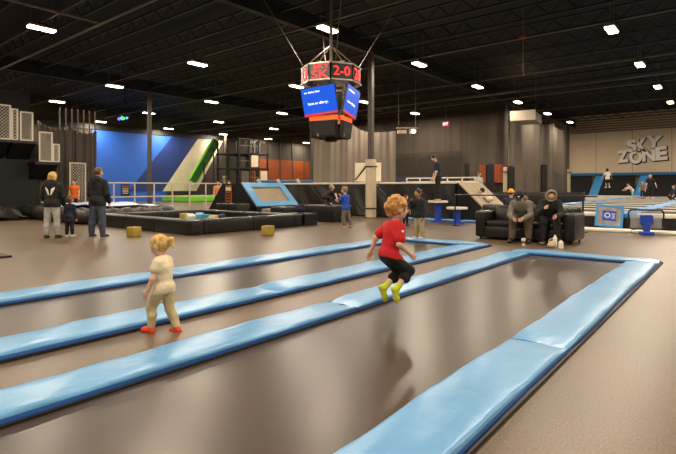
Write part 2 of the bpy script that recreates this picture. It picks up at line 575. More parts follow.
# ------------------------------------------------------------------ airbag and launch tower on the left
t = thing('airbag', 'wide stunt airbag with pale blue top and black draped sides', 'airbag', (-20.3, 9.2, 0))
AX0, AX1, AY0, AY1 = -23.1, -17.1, 7.2, 10.9
def bagtop(a, c):
    x, y = AX0 + 0.5 + (AX1 - AX0 - 1.0) * a, AY0 + 0.55 + (AY1 - AY0 - 1.0) * c
    return (x + 20.3, y - 9.2, 0.60 + 0.07 * math.sin(a * 9) * math.sin(c * 5 + 1) + 0.03 * math.sin(a * 21 + c * 9))
grid_sheet(bagtop, 40, 20, 'bag_top', M['airbag'], t)
def bolster(pts, r, seed):
    rnd = random.Random(seed)
    vs, fs = [], []
    n, m = 40, 12
    A, Bp = Vector(pts[0]), Vector(pts[1])
    d = (Bp - A).normalized()
    nn = Vector((-d.y, d.x, 0))
    ph = rnd.uniform(0, 6)
    for i in range(n + 1):
        c = A + (Bp - A) * i / n
        rr = r * (1 + 0.10 * math.sin(i * 0.9 + ph) + 0.06 * math.sin(i * 2.3))
        if i in (0, n):
            rr *= 0.6
        for k in range(m):
            a = 2 * math.pi * k / m
            vs.append(tuple(c + nn * (math.cos(a) * rr * 1.3) + Vector((0, 0, max(-r + 0.002, math.sin(a) * rr)))))
    for i in range(n):
        for k in range(m):
            fs.append((i * m + k, i * m + (k + 1) % m, (i + 1) * m + (k + 1) % m, (i + 1) * m + k))
    fs.append(tuple(range(m)))
    fs.append(tuple(range(n * m, n * m + m)))
    me = bpy.data.meshes.new('bolster')
    me.from_pydata(vs, [], fs)
    bm = bmesh.new(); bm.from_mesh(me); bmesh.ops.recalc_face_normals(bm, faces=bm.faces[:]); bm.to_mesh(me); bm.free()
    me.polygons.foreach_set('use_smooth', [True] * len(fs))
    o = link('bolster', me, M['blackdrape'], t)
    o.location = (20.3, -9.2, 0)
bolster([(AX0, AY0 + 0.35, 0.27), (AX1, AY0 + 0.35, 0.27)], 0.27, 1)
bolster([(AX1 - 0.35, AY0 + 0.6, 0.26), (AX1 - 0.35, AY1, 0.26)], 0.26, 2)
bolster([(AX0 + 0.35, AY0 + 0.6, 0.28), (AX0 + 0.35, AY1, 0.28)], 0.28, 3)
bolster([(AX0, AY1 - 0.3, 0.28), (AX1, AY1 - 0.3, 0.28)], 0.28, 4)
# folded black cover heaped on the left end
def cover(a, c):
    x, y = -23.9 + 2.6 * a, 5.2 + 1.9 * c
    z = 0.62 * math.sin(math.pi * min(1, a * 0.8 + 0.12)) * (0.35 + 0.65 * math.sin(math.pi * (0.15 + 0.75 * c))) + 0.05 * math.sin(a * 17 + c * 4) + 0.03 * math.sin(c * 19 + a * 6)
    return (x, y, max(0.01, z * (0 if c == 0 else 1)))
o = grid_sheet(cover, 40, 30, 'folded_cover', M['blackdrape'])
tag(o, 'heaped black vinyl cover beside the stunt airbag under the cages', 'cover')

t = thing('launch_tower', 'tall black launch tower wall with jutting platforms above the airbag', 'tower', (-24.3, 8.0, 0))
TX = -24.0
def tpart(b, nm, m):
    o = b.build(nm, M[m], t)
    o.location = (24.3, -8.0, 0)
    return o
tpart(B().box((-24.6, 4.45, 1.6), (1.2, 7.9, 3.2)), 'tower_wall', 'blackfelt')
tpart(B().box((-25.1, 4.3, 4.4), (0.12, 8.2, 2.4)), 'tower_screen', 'blackfelt')
def launch(y0, y1, z):
    tpart(B().box((TX + 0.35, (y0 + y1) / 2, z - 0.06), (1.0, y1 - y0, 0.12), bev=0.02), 'platform', 'frame')
    tpart(B().prism([(TX, y0 + 0.05, z - 0.12), (TX + 0.8, y0 + 0.05, z - 0.12), (TX, y0 + 0.05, z - 0.75)], (0, y1 - y0 - 0.1, 0)), 'bracket', 'blackvinyl')
launch(7.1, 8.05, 3.22)
launch(7.95, 8.95, 2.36)
launch(2.5, 7.08, 3.22)
def mesh_panel(x, y0, y1, z0, z1, label):
    t = thing('mesh_cage_panel', label, 'mesh panel', (x, (y0 + y1) / 2, z0), group='white mesh cage panels on the launch tower')
    w, h = y1 - y0, z1 - z0
    b = B()
    for s in (-1, 1):
        b.box((0, s * w / 2, h / 2), (0.05, 0.05, h + 0.05))
    for z in (0.0, h):
        b.box((0, 0, z), (0.05, w, 0.05))
    b.build('frame', M['mesh'], t)
    b = B()
    st = 0.13
    k = -int(h / st)
    while k * st < w:
        for sg in (1, -1):
            a0 = k * st
            ya, za, yb, zb = a0, 0, a0 + h, h
            if ya < 0: za, ya = -ya, 0
            if yb > w: zb, yb = h - (yb - w), w
            if zb > za:
                f = (lambda q: q - w / 2) if sg == 1 else (lambda q: w / 2 - q)
                b.tube((0, f(ya), za), (0, f(yb), zb), 0.009, 3)
        k += 1
    b.build('wire_mesh', M['mesh'], t)
    return t
mesh_panel(TX + 0.8, 6.1, 7.06, 3.25, 4.62, 'large white wire mesh panel on the upper launch platform')
mesh_panel(TX + 0.8, 7.13, 7.32, 3.25, 4.5, 'narrow white wire mesh panel at the upper platform gap')
mesh_panel(TX + 0.8, 7.44, 7.88, 3.25, 4.42, 'square white wire mesh panel at the end of upper platform')
mesh_panel(TX + 0.8, 8.15, 8.64, 2.4, 3.64, 'tall white wire mesh panel on the lower launch platform')
mesh_panel(TX + 0.8, 8.70, 8.93, 2.4, 3.15, 'short white wire mesh panel on the lower launch platform')
mesh_panel(-24.0, 9.7, 10.4, 0.03, 2.4, 'white mesh gate hanging on the black drape behind the airbag')
def drape(a, c):
    y = 8.45 + 2.6 * a
    zt = 4.25 - 0.25 * a - 0.25 * math.sin(math.pi * ((a * 2.0) % 1.0)) * 0.8
    return (-24.28 + 0.10 * math.sin(a * 30) * (0.3 + 0.7 * (1 - c)) + 0.05 * math.sin(a * 71), y, 0.1 + (zt - 0.1) * c)
o = grid_sheet(drape, 90, 24, 'tower_drape', mat('dark_brown_drape', (70, 61, 52), 0.5, 0.15, 2, 0.3, 4), None, 0.015)
tag(o, 'brownish black drape gathered in folds beside the launch tower', 'drape')
for k in range(7):
    o = B().tube((-24.6, 9.5 + 0.27 * k, 0.0), (-24.6, 9.5 + 0.27 * k, 5.0), 0.035, 8).build('scaffold_pole', M['conduit'], None, True)
    tag(o, 'thin grey scaffold pole rising above the dark drape', 'pole', 'scaffold poles behind the drape')

# white fence behind the pit with notice boards
t = thing('white_fence', 'white rail fence standing before the blue mural', 'fence', (-25.5, 14.8, 0))
for z in (0.75, 1.5):
    B().box((0, 0, z), (0.06, 9.2, 0.07), bev=0.01).build('rail', M['mesh'], t)
for k in range(9):
    B().box((0, -4.6 + 9.2 * k / 8, 0.76), (0.07, 0.07, 1.52), bev=0.01).build('post', M['mesh'], t)
def poster(name, x, y, z, w, h, rz, label, base=M['frame'], accent=M['orange']):
    t = thing(name, label, 'notice', (x, y, z), rz)
    B().box((0, 0, 0), (0.03, w, h), bev=0.004).build('board', base, t)
    B().box((0.019, 0, h * 0.3), (0.008, w * 0.8, h * 0.22)).build('heading_band', accent, t)
    for k in range(4):
        B().box((0.018, 0, h * (0.1 - 0.13 * k)), (0.006, w * (0.7 - 0.08 * (k % 2)), h * 0.06)).build('text_line', M['white'], t)
    return t
p = at(123, 25.4)
poster('notice_board', -25.455, 13.1, 1.12, 0.5, 0.62, 0, 'dark notice board with orange band on the white fence')

# play structure, slide beside the mural
t = thing('slide', 'steep lime green slide running down before the white mural stripe', 'slide', (-38.6, 30.0, 0))
def sl(u, d, v):
    q = at(u, d)
    return Vector((q[0], q[1], zat(v, d)))
A1, A2 = sl(217, 47.0, 141), sl(193, 45.0, 182)
dv = (A2 - A1)
sd = Vector((0, 1, 0)).cross(dv).normalized()
wv = dv.cross(sd).normalized()
def trough(w0, w1, up, th, nm, m):
    q = [A1 + wv * w0, A1 + wv * w1, A2 + wv * w1, A2 + wv * w0]
    o = B().prism([tuple(x) for x in q], tuple(sd * th)).build(nm, M[m], t)
    o.location = (38.6, -30.0, 0)
up = 1 if sd.z > 0 else -1
trough(-0.36, 0.36, 0, 0.06, 'chute', 'dgreen')
trough(-0.42, -0.30, 0, up * 0.26, 'side_wall', 'green')
trough(0.30, 0.42, 0, up * 0.26, 'side_wall', 'green')
b = B()
for f in (0.15, 0.55):
    q = A1 + dv * f
    b.tube((q.x, q.y, q.z), (q.x, q.y, 0), 0.06, 8)
o = b.build('support_leg', M['frame'], t); o.location = (38.6, -30, 0)
o = B().box((A2.x + 1.2, A2.y - 0.3, 0.25), (4.4, 4.5, 0.5), bev=0.1).build('landing_mat', M['green'], t); o.location = (38.6, -30, 0)

t = thing('climbing_frame', 'black climbing frame with platforms and pale panels behind the green slide', 'climbing frame', (-37.0, 31.6, 0))
for ix in range(3):
    for iy in range(4):
        B().box((-1.6 + 1.6 * ix, -2.6 + 1.15 * iy, 2.9), (0.12, 0.12, 5.8)).build('post', M['frame'], t)
for z in (1.5, 3.0, 4.4):
    B().box((0, -0.87, z), (3.4, 3.7, 0.14)).build('deck', M['frame'], t)
for z in (2.2, 3.7, 5.1, 5.75):
    B().box((1.62, -0.87, z), (0.06, 3.7, 0.06)).build('bar', M['conduit'], t)
for iy, z, h_, m in ((0, 2.2, 1.1, 'greywall'), (1, 3.7, 1.1, 'white'), (2, 2.2, 1.2, 'white'),  (2, 5.0, 0.9, 'greywall')):
    B().box((1.7, -2.0 + 1.15 * iy, z), (0.06, 0.85, h_), bev=0.02).build('panel', M[m], t)

# small coloured stage light
p = at(125, 33)
t = thing('stage_light', 'small stage light showing green and violet spots under the ceiling', 'stage light', (p[0], p[1], zat(119, 33)))
B().box((0, 0, 0.2), (0.5, 0.5, 0.25), bev=0.04).build('body', M['plastic'], t)
B().tube((0, 0, 0.3), (0, 0, 2.4), 0.03, 8).build('drop_pole', M['frame'], t)
for (dx, dy, col, nm, s) in ((0.1, -0.1, (60, 255, 120), 'green', 0.13), (-0.2, -0.2, (110, 90, 255), 'violet', 0.11), (0.25, 0.1, (90, 160, 255), 'blue', 0.08)):
    B().ball((dx, dy - 0.1, 0.02 + 0.1 * dx), s, 10).build('lens', mat('stage_' + nm, col, 0.4, 0, 1, emit=col, es=2.0), t, True)

# ------------------------------------------------------------------ tilted trampoline block and low boxes
t = thing('tilted_trampoline', 'black wedge block carrying a tilted trampoline with pale blue frame', 'trampoline', (-16.6, 14.4, 0))
def tp(b, nm, m, sm=False):
    o = b.build(nm, m if not isinstance(m, str) else M[m], t, sm)
    o.location = (16.6, -14.4, 0)
    return o
Y0, Y1 = 13.3, 15.7
tp(B().prism([(-18.6, Y0, 0), (-15.15, Y0, 0), (-15.15, Y0, 0.45), (-16.15, Y0, 1.42), (-17.4, Y0, 1.42)], (0, Y1 - Y0, 0)), 'wedge_body', 'blackvinyl')
sv = Vector((1.0, 0, -0.97)).normalized()
nv = Vector((0.97, 0, 1.0)).normalized()
q0 = Vector((-16.15, 0, 1.42)) + nv * 0.01
Ls = 1.39
def slab(a0, a1, ya, yb, th, nm, m, off=0.0):
    o0 = q0 + nv * off
    pts = [tuple(o0 + sv * a0 + Vector((0, ya, 0))), tuple(o0 + sv * a1 + Vector((0, ya, 0))), tuple(o0 + sv * a1 + Vector((0, yb, 0))), tuple(o0 + sv * a0 + Vector((0, yb, 0)))]
    tp(B().prism(pts, tuple(nv * th)), nm, m)
slab(0, 0.26, Y0, Y1, 0.06, 'frame_pad', 'pad')
slab(1.12, Ls, Y0, Y1, 0.06, 'frame_pad', 'pad')
slab(0.262, 1.118, Y0, Y0 + 0.36, 0.06, 'frame_pad', 'pad')
slab(0.262, 1.118, Y1 - 0.36, Y1, 0.06, 'frame_pad', 'pad')
slab(0.262, 1.118, Y0 + 0.362, Y1 - 0.362, 0.02, 'jumping_bed', 'greymat')
tp(B().box((-16.9, 13.27, 0.95), (0.42, 0.03, 0.82)), 'orange_notice', 'orange')
tp(B().box((-16.9, 13.25, 1.2), (0.34, 0.02, 0.14)), 'notice_heading', 'white')
for k in range(4):
    tp(B().box((-16.9, 13.25, 0.98 - 0.12 * k), (0.3, 0.02, 0.05)), 'notice_line', 'frame')
def softbox(name, x0, x1, y0, y1, z1, m, label, cat='box', z0=0.0, bev=0.04):
    o = B().box((0, 0, (z1 - z0) / 2), (x1 - x0, y1 - y0, z1 - z0), bev=bev, seg=3).build(name, M[m], None, True)
    o.location = ((x0 + x1) / 2, (y0 + y1) / 2, z0)
    return tag(o, label, cat)
softbox('vault_box', -16.5, -15.2, 12.3, 13.0, 0.62, 'blackvinyl', 'small black padded box before the tilted trampoline wedge')
softbox('vault_box', -13.55, -12.8, 12.55, 13.2, 0.55, 'blackvinyl', 'black padded box beside the foam pit corner block')
softbox('landing_mat', -15.0, -13.0, 13.4, 15.8, 0.40, 'greymat', 'grey vinyl landing mat between tilted trampoline and platform', 'mat')
softbox('vault_box', -12.95, -11.25, 13.5, 14.6, 0.60, 'blackvinyl', 'long black padded box behind the child in blue shirt')
p = fl(286, 217)
o = B().ball((0, 0, 0.12), (0.2, 0.17, 0.14), 14).ball((0.1, 0.03, 0.2), (0.1, 0.09, 0.1), 10).build('jacket_bundle', mat('indigo_cloth', (46, 40, 66), 0.9, 0.2, 6, 0.5, 20), None, True)
o.location = (-11.6, 12.1, 0.425)
tag(o, 'crumpled dark indigo jacket lying on the pit corner block', 'jacket')

# ------------------------------------------------------------------ main platform with draped front, ramp
t = thing('jump_platform', 'long black platform with draped vinyl front and pale top edge', 'platform', (-13.2, 18.3, 0))
def tp(b, nm, m, sm=False):
    o = b.build(nm, M[m], t, sm)
    o.location = (13.2, -18.3, 0)
    return o
tp(B().box((-13.3, 18.35, 0.7), (9.9, 2.1, 1.4)), 'body', 'blackfelt')
tp(B().box((-13.3, 18.35, 1.44), (10.0, 2.3, 0.08), bev=0.02), 'top_board', 'palepad')
def pdrape(a, c):
    x = -18.2 + 9.85 * a
    sw = 0.0
    f = (a * 5) % 1.0
    sag = 0.13 * math.sin(math.pi * f)
    return (x + 13.2, 17.25 - 18.3 - 0.05 - 0.07 * math.sin(a * 95 + 3 * c) * (1 - c) - 0.05 * math.sin(a * 37 + 5 * c) * (1 - 0.5 * c), 0.05 + 1.33 * c)
grid_sheet(pdrape, 160, 14, 'front_drape', M['blackdrape'], t)
for k in range(5):
    x0 = -17.6 + 1.9 * k
    tp(B().tube((x0, 17.12, 1.35), (x0 + 1.2, 17.05, 0.25), 0.035, 8), 'brace', 'frame')
softbox('rear_deck', -12.0, -7.2, 19.62, 23.3, 0.5, 'blackvinyl', 'low black deck behind the draped platform under the standing visitors', 'deck')
# blue floor pads at the platform foot
for k in range(4):
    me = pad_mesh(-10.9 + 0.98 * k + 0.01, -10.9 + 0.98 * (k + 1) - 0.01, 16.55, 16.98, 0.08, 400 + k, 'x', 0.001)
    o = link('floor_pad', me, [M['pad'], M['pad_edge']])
    tag(o, 'light blue floor pad along the foot of the draped platform', 'pad', 'blue floor pads by the platform')
t = thing('ramp', 'steep plywood ramp sloping down from the end of the platform', 'ramp', (-7.6, 18.2, 0))
def tp(b, nm, m, sm=False):
    o = b.build(nm, M[m], t, sm)
    o.location = (7.6, -18.2, 0)
    return o
tp(B().prism([(-8.28, 17.25, 0), (-6.85, 17.25, 0), (-6.85, 17.25, 0.08), (-8.28, 17.25, 1.44)], (0, 2.2, 0)), 'ramp_body', 'blackvinyl')
d1 = Vector((1.47, 0, -1.36)).normalized()
n1 = Vector((1.36, 0, 1.47)).normalized()
for k in range(4):
    ya = 17.25 + 0.55 * k
    q = [Vector((-8.28, ya + 0.01, 1.445)), Vector((-8.28, ya + 0.54, 1.445))]
    tp(B().prism([tuple(q[0]), tuple(q[1]), tuple(q[1] + d1 * 2.0), tuple(q[0] + d1 * 2.0)], tuple(n1 * 0.03)), 'plank', 'wood')
# rear railing and white board behind the platform
t = thing('platform_railing', 'pale low railing along the back of the draped platform', 'railing', (-10.1, 19.4, 1.48))
for z in (0.03, 0.2):
    B().box((0, 0, z), (3.4, 0.05, 0.05)).build('rail', M['mesh'], t)
for k in range(6):
    B().box((-1.7 + 0.68 * k, 0, 0.11), (0.05, 0.05, 0.22)).build('post', M['mesh'], t)
p = at(368, 22.5)
t = thing('rebound_board', 'white rebound board with black diagonal brace behind the padded column', 'board', (p[0], p[1], 1.48), HEAD - R(8))
B().box((0, 0, 0.48), (1.2, 0.06, 0.86), bev=0.015).build('board', M['white'], t)
B().box((-0.28, -0.05, 0.50), (0.07, 0.04, 0.98), Matrix.Rotation(R(38), 4, 'Y')).build('brace', M['frame'], t)
for s in (-0.5, 0.5):
    B().box((s, 0.05, 0.45), (0.07, 0.05, 0.9)).build('leg', M['frame'], t)
# pedestals
def pedestal(x, y, h, label):
    t = thing('balance_pedestal', label, 'pedestal', (x, y, 0), group='balance pedestals')
    B().tube((0, 0, 0.02), (0, 0, h - 0.07), 0.12, 20).build('post', M['royal'], t, True)
    B().tube((0, 0, 0), (0, 0, 0.025), 0.26, 24).build('base_plate', M['royal'], t, True)
    B().tube((0, 0, h - 0.07), (0, 0, h), 0.36, 28).build('top_disc', M['palepad'], t, True)
    return t
PED = at(438, 18.0)
pedestal(PED[0], PED[1], 0.78, 'taller blue pedestal with pale round top under the standing teenager')
q = at(457, 17.1)
pedestal(q[0], q[1], 0.58, 'shorter empty blue pedestal with pale round top beside the ramp')

# ------------------------------------------------------------------ curtains and nets at mid hall
def hang(name, label, x0, y0, x1, y1, z0, z1, amp, waves, m, n=120, cat='curtain', top=None, seed=0, thick=0.0):
    rnd = random.Random(seed)
    ph = [rnd.uniform(0, 6.28) for _ in range(3)]
    dx, dy = x1 - x0, y1 - y0
    L = math.hypot(dx, dy)
    nx, ny = -dy / L, dx / L
    def fn(a, c):
        zt = z1 if top is None else top(a)
        w = amp * (math.sin(a * waves * 6.28 + ph[0]) * 0.6 + math.sin(a * waves * 2.7 * 6.28 + ph[1]) * 0.3) * (1.15 - 0.6 * c)
        return (x0 + dx * a + nx * w - x0, y0 + dy * a + ny * w - y0, z0 + (zt - z0) * c)
    o = grid_sheet(fn, n, 16, name, m, None, thick)
    o.location = (x0, y0, 0)
    return tag(o, label, cat)
M['taupe'] = mat('taupe_curtain', (84, 74, 65), 0.8, 0.12, 0.4, 0.1, 3)
hang('divider_curtain', 'tall taupe divider curtain hanging behind the platform and ramp', -30.5, 33.3, -12.3, 33.3, 0.02, 6.75, 0.10, 16, M['taupe'], 220, thick=0.02)
hang('side_net', 'grey folded net hanging between the two far columns', -11.9, 33.0, -11.7, 46.6, 0.6, 6.3, 0.32, 4, M['net'], 160, 'net', seed=3,
     top=lambda a: 6.5 - 0.35 * abs(math.sin(a * 9.4)))
hang('peaked_net', 'grey net rising to a peak behind the scoreboard and padded column', -22.2, 24.6, -16.3, 25.5, 0.02, 5.0, 0.15, 5, M['netpale'], 120, 'net', seed=5,
     top=lambda a: 4.5 + 1.4 * math.exp(-abs(a - 0.42) * 7) + 0.5 * max(0, a - 0.6))
hang('dark_backdrop', 'dark printed backdrop across the lower part of the taupe curtain', -24.4, 33.0, -15.5, 33.0, 0.02, 3.9, 0.05, 4, M['netdark'], 80, 'backdrop', seed=9)
o = B().box((0, 0, 0), (5.6, 0.06, 0.9), bev=0.01).build('wall_banner', mat('dusk_blue', (50, 50, 72), 0.7, 0.2, 1))
p = at(418, 38)
o.location = (p[0], 32.85, 1.65)
tag(o, 'dusky blue banner strip low on the taupe curtain', 'banner')
p = at(490, 33.6)
t = thing('orange_poster', 'wide orange poster on the taupe curtain between two dark posts', 'poster', (-13.0, 32.9, 2.2))
B().box((0, 0, 0), (2.2, 0.05, 1.25), bev=0.01).build('sheet', M['orange'], t)
B().box((0.0, -0.03, 0.1), (1.2, 0.02, 0.4), bev=0.008).build('print', mat('poster_red', (160, 64, 40), 0.6), t)
for (u, dd, h_, w_, lab) in ((467, 33, 2.9, 0.28, 'slim dark padded post left of the orange poster'), (490, 31.5, 2.75, 0.5, 'broad dark padded post in front of the orange poster'), (511, 31.5, 2.6, 0.42, 'dark padded post beside the cream padded far column'), (544, 36, 2.9, 0.42, 'dark padded post in front of the folded net')):
    p = at(u, dd)
    t = thing('padded_post', lab, 'post', (p[0], p[1], 0), HEAD)
    B().box((0, 0, h_ / 2), (w_, 0.3, h_), bev=0.05).build('pad', M['blackvinyl'], t)
    B().box((0, 0, h_ + 0.01), (w_ * 0.6, 0.2, 0.06), bev=0.01).build('cap', M['frame'], t)
# exit sign, projector
p = at(446, 34.6)
t = thing('exit_sign', 'small red lit exit sign high on the taupe curtain', 'sign', (p[0], p[1], zat(124, 34.6)), 0)
B().box((0, 0, 0), (0.5, 0.1, 0.36), bev=0.02).build('case', mat('exit_case', (150, 40, 40), 0.5, emit=(190, 50, 50), es=0.35), t)
text_mesh('EXIT', (-0.2, 0.2, -0.1, 0.1), 0.02, 'lettering', M['screentext'], t, Matrix.Translation((0, -0.055, 0)) @ Matrix.Rotation(R(90), 4, 'X'))
B().tube((0, 0, 0.18), (0, 0, 7.9 - zat(124, 34.6)), 0.015, 6).build('drop_rod', M['conduit'], t)
p = at(407, 29)
t = thing('projector_rig', 'white projector rig with lit lamp hanging before the taupe curtain', 'projector', (p[0], p[1], zat(132, 29)), HEAD)
B().box((-0.3, 0, 0), (0.5, 0.4, 0.22), bev=0.03).build('projector_body', M['white'], t)
B().box((0.35, 0, 0.02), (0.36, 0.36, 0.3), bev=0.03).build('lamp_box', M['white'], t)
B().tube((0.35, -0.2, 0.02), (0.35, -0.16, 0.02), 0.11, 12).build('lamp_face', M['lens'], t)
B().box((0, 0, 0.24), (1.3, 0.06, 0.06)).build('crossbar', M['alu'], t)
for s in (-0.5, 0.5):
    B().tube((s, 0, 0.26), (s, 0, 7.9 - zat(132, 29)), 0.018, 6).build('drop_rod', M['conduit'], t)

# far-left mid structures between slide and scoreboard
p = at(284, 29.5)
t = thing('far_barrier', 'low dark barrier with blue top pad in front of the orange wall', 'barrier', (p[0], p[1], 0), HEAD - R(6))
B().box((0, 0, 0.75), (3.4, 0.5, 1.5), bev=0.03).build('body', M['blackvinyl'], t)
B().box((0, 0, 1.6), (3.5, 0.6, 0.16), bev=0.05).build('top_pad', M['beamblue'], t)
for k in range(3):
    B().box((-1.2 + 1.2 * k, -0.3, 1.2), (0.18, 0.06, 1.3), Matrix.Rotation(R(-32), 4, 'Y'), bev=0.01).build('slanted_strut', M['cream'], t)

# ------------------------------------------------------------------ big court on the right
DZ = 0.5
t = thing('trampoline_court', 'raised court of black trampolines divided by pale and blue pads', 'trampoline', (-1.0, 30.0, 0))
def tp(b, nm, m, sm=False):
    o = b.build(nm, M[m], t, sm)
    o.location = (1.0, -30.0, 0)
    return o
CX = [-6.3, -2.6, 1.1, 4.8]
tp(B().box((-0.75, 31.7, 0.18), (11.1, 30.4, 0.36)), 'plinth', 'blackvinyl')
rows = [16.5 + 2.55 * k for k in range(13)]
padr = {}
for ci in range(3):
    for k in range(13):
        x0, x1 = CX[ci] + 0.27, CX[ci + 1] - 0.27
        me_key = ('row', ci)
        o = B().box((0, 0, 0), (x1 - x0, 0.46, 0.12), bev=0.03).build('row_pad', M['palepad'], t) if me_key not in padr else padr[me_key].copy()
        if me_key in padr:
            C.objects.link(o)
        padr[me_key] = o
        o.location = ((x0 + x1) / 2 + 1.0, rows[k] + 0.3 - 30.0, DZ - 0.06)
        if k < 12:
            o = B().box((0, 0, 0), (x1 - x0, 2.07, 0.02)).build('jumping_bed', M['blackfelt'], t) if ('bed', ci) not in padr else padr[('bed', ci)].copy()
            if ('bed', ci) in padr:
                C.objects.link(o)
            padr[('bed', ci)] = o
            o.location = ((x0 + x1) / 2 + 1.0, rows[k] + 1.575 - 30.0, DZ - 0.016)
for x in CX:
    for k in range(6):
        y0 = 16.5 + 5.1 * k
        tp(B().box((x, y0 + 2.55, DZ - 0.065), (0.52, 5.08, 0.14), bev=0.03), 'column_pad', 'courtblue')
# slanted wall trampolines at the back of the court
SX = [-13.6, -10.1, -6.6, -3.1, 0.4]
for i in range(4):
    x0, x1 = SX[i] + 0.35, SX[i + 1] - 0.35
    tp(B().prism([(x0, 48.2, 0.45), (x0, 49.5, 2.3), (x0, 49.7, 2.3), (x0, 48.4, 0.45)], (x1 - x0, 0, 0)), 'wall_bed', 'blackfelt')
for x in SX:
    tp(B().prism([(x - 0.36, 48.15, 0.45), (x - 0.0, 49.45, 2.32), (x - 0.0, 49.75, 2.32), (x - 0.36, 48.45, 0.45)], (0.72, 0, 0)), 'wall_divider_pad', 'courtblue')
tp(B().box((-6.4, 49.6, 2.42), (15.0, 0.5, 0.26), bev=0.05), 'top_beam', 'beamblue')
tp(B().box((-8.9, 47.4, 0.3), (5.0, 0.8, 0.5), bev=0.05), 'foot_pad', 'palepad')
# pale floor pads along the court front
for k in range(5):
    o = B().box((0, 0, 0.04), (1.9, 0.62, 0.08), bev=0.03).build('edge_pad', M['palepad'], None, True)
    o.location = (-5.2 + 1.93 * k, 15.9, 0)
    tag(o, 'pale floor pad along the front of the raised court', 'pad', 'pale floor pads before the court')
softbox('court_barrier', -12.2, -6.7, 29.4, 30.2, 0.98, 'blackvinyl', 'long black padded barrier between the far column and court', 'barrier')
# boards at the court edge
t = thing('framed_sign', 'square sign with light blue frame leaning at the court edge', 'sign', (-2.98, 16.22, 0.128), R(14))
rot = Matrix.Rotation(R(-16), 4, 'X') @ Matrix.Rotation(R(5), 4, 'Y')
def rp(b, nm, m):
    return b.build(nm, m, t)
for (cx, cz, sx, sz) in ((-0.33, 0.3, 0.07, 0.66), (0.33, 0.3, 0.07, 0.66), (0, 0.0, 0.6, 0.07), (0, 0.6, 0.6, 0.07)):
    rp(B().box(rot @ Vector((cx, 0, cz)), (sx, 0.05, sz), rot, bev=0.012), 'frame_bar', M['courtblue'])
rp(B().box(rot @ Vector((0, 0.0, 0.3)), (0.6, 0.02, 0.54), rot), 'panel', mat('grey_panel', (150, 144, 140), 0.5, 0.3, 6))
rp(B().box(rot @ Vector((0, -0.015, 0.31)), (0.36, 0.01, 0.30), rot), 'emblem_field', M['royal'])
fr = rot @ Matrix.Identity(4)
EP = mat('emblem_pale', (190, 200, 230), 0.5)
rp(B().tube(rot @ Vector((-0.05, -0.02, 0.32)), rot @ Vector((-0.05, -0.028, 0.32)), 0.085, 16), 'emblem_disc', EP)
rp(B().tube(rot @ Vector((-0.05, -0.028, 0.32)), rot @ Vector((-0.05, -0.034, 0.32)), 0.045, 14), 'emblem_core', M['royal'])
for (dx, dz, w_) in ((0.10, 0.37, 0.09), (0.11, 0.31, 0.07), (0.10, 0.25, 0.09)):
    rp(B().box(rot @ Vector((dx, -0.024, dz)), (w_, 0.008, 0.03), rot), 'emblem_bar', EP)
t = thing('mini_backboard', 'low basketball backboard with dark rounded frame on blue stand', 'backboard', (-1.93, 15.36, 0.077), R(24))
pts = []
for (cx, cz, a0) in ((0.33, 0.50, 0), (-0.33, 0.50, 90), (-0.33, 0.17, 180), (0.33, 0.17, 270)):
    for k in range(4):
        a = R(a0 + 30 * k)
        pts.append((cx + 0.09 * math.cos(a), 0, cz + 0.09 * math.sin(a)))
b = B()
for i in range(len(pts)):
    b.tube(pts[i], pts[(i + 1) % len(pts)], 0.022, 8)
b.build('frame', M['frame'], t, True)
B().box((0, 0.0, 0.335), (0.74, 0.012, 0.46)).build('clear_panel', M['clear'], t)
B().box((0, -0.05, 0.33), (0.30, 0.08, 0.26), bev=0.02).build('bracket', M['royal'], t)
B().box((0, -0.06, 0.10), (0.15, 0.10, 0.26), bev=0.015).build('post', M['royal'], t)
B().box((0, -0.05, -0.03), (0.3, 0.3, 0.09), bev=0.02).build('foot', M['royal'], t)

# SKY ZONE wall sign
t = thing('wall_sign', 'large white SKY ZONE letters with purple edge on beige wall', 'sign', (-6.6, YB - 0.02, 3.4))
FRW = Matrix.Translation((0, 0, 0)) @ Matrix.Rotation(R(90), 4, 'X')
for (ch, xa, xb, ya, yb, rz) in (('S', 222, 322, 118, 222, 6), ('K', 306, 402, 112, 226, 5), ('Y', 388, 514, 96, 204, -4), ('Z', 143, 240, 205, 306, 4), ('O', 246, 356, 206, 320, 0), ('N', 354, 462, 196, 302, 3), ('E', 464, 556, 186, 296, 4)):
    bx = [-8.45 + (q - 145) / 410 * 3.72 + 6.6 for q in (xa, xb)]
    bz = [(312 - q) * 0.01064 for q in (yb, ya)]
    cx, cz = sum(bx) / 2, sum(bz) / 2
    fr = Matrix.Translation((cx, -0.06, cz)) @ Matrix.Rotation(R(90), 4, 'X') @ Matrix.Rotation(R(rz), 4, 'Z')
    hw, hz = (bx[1] - bx[0]) / 2, (bz[1] - bz[0]) / 2
    text_mesh(ch, (-hw, hw, -hz, hz), 0.10, 'letter', M['signwhite'], t, fr, 0.05)
    fr2 = Matrix.Translation((cx + 0.06, 0.0, cz - 0.05)) @ Matrix.Rotation(R(90), 4, 'X') @ Matrix.Rotation(R(rz), 4, 'Z')
    text_mesh(ch, (-hw - 0.05, hw + 0.05, -hz - 0.05, hz + 0.05), 0.05, 'letter_edge', M['purple'], t, fr2, 0.07)

# thin black barrier rail behind the sofa
t = thing('barrier_rail', 'thin black barrier rail on posts behind the sofa', 'railing', (-5.33, 15.0, 0))
B().tube((-1.98, 0, 1.02), (2.3, 0, 1.02), 0.022, 8).build('rail', M['frame'], t)
for x in (-1.94, 0.0, 1.94):
    B().tube((x, 0, 0.02), (x, 0, 1.03), 0.025, 8).build('post', M['frame'], t)
    B().tube((x, 0, 0), (x, 0, 0.02), 0.12, 14).build('foot', M['frame'], t)

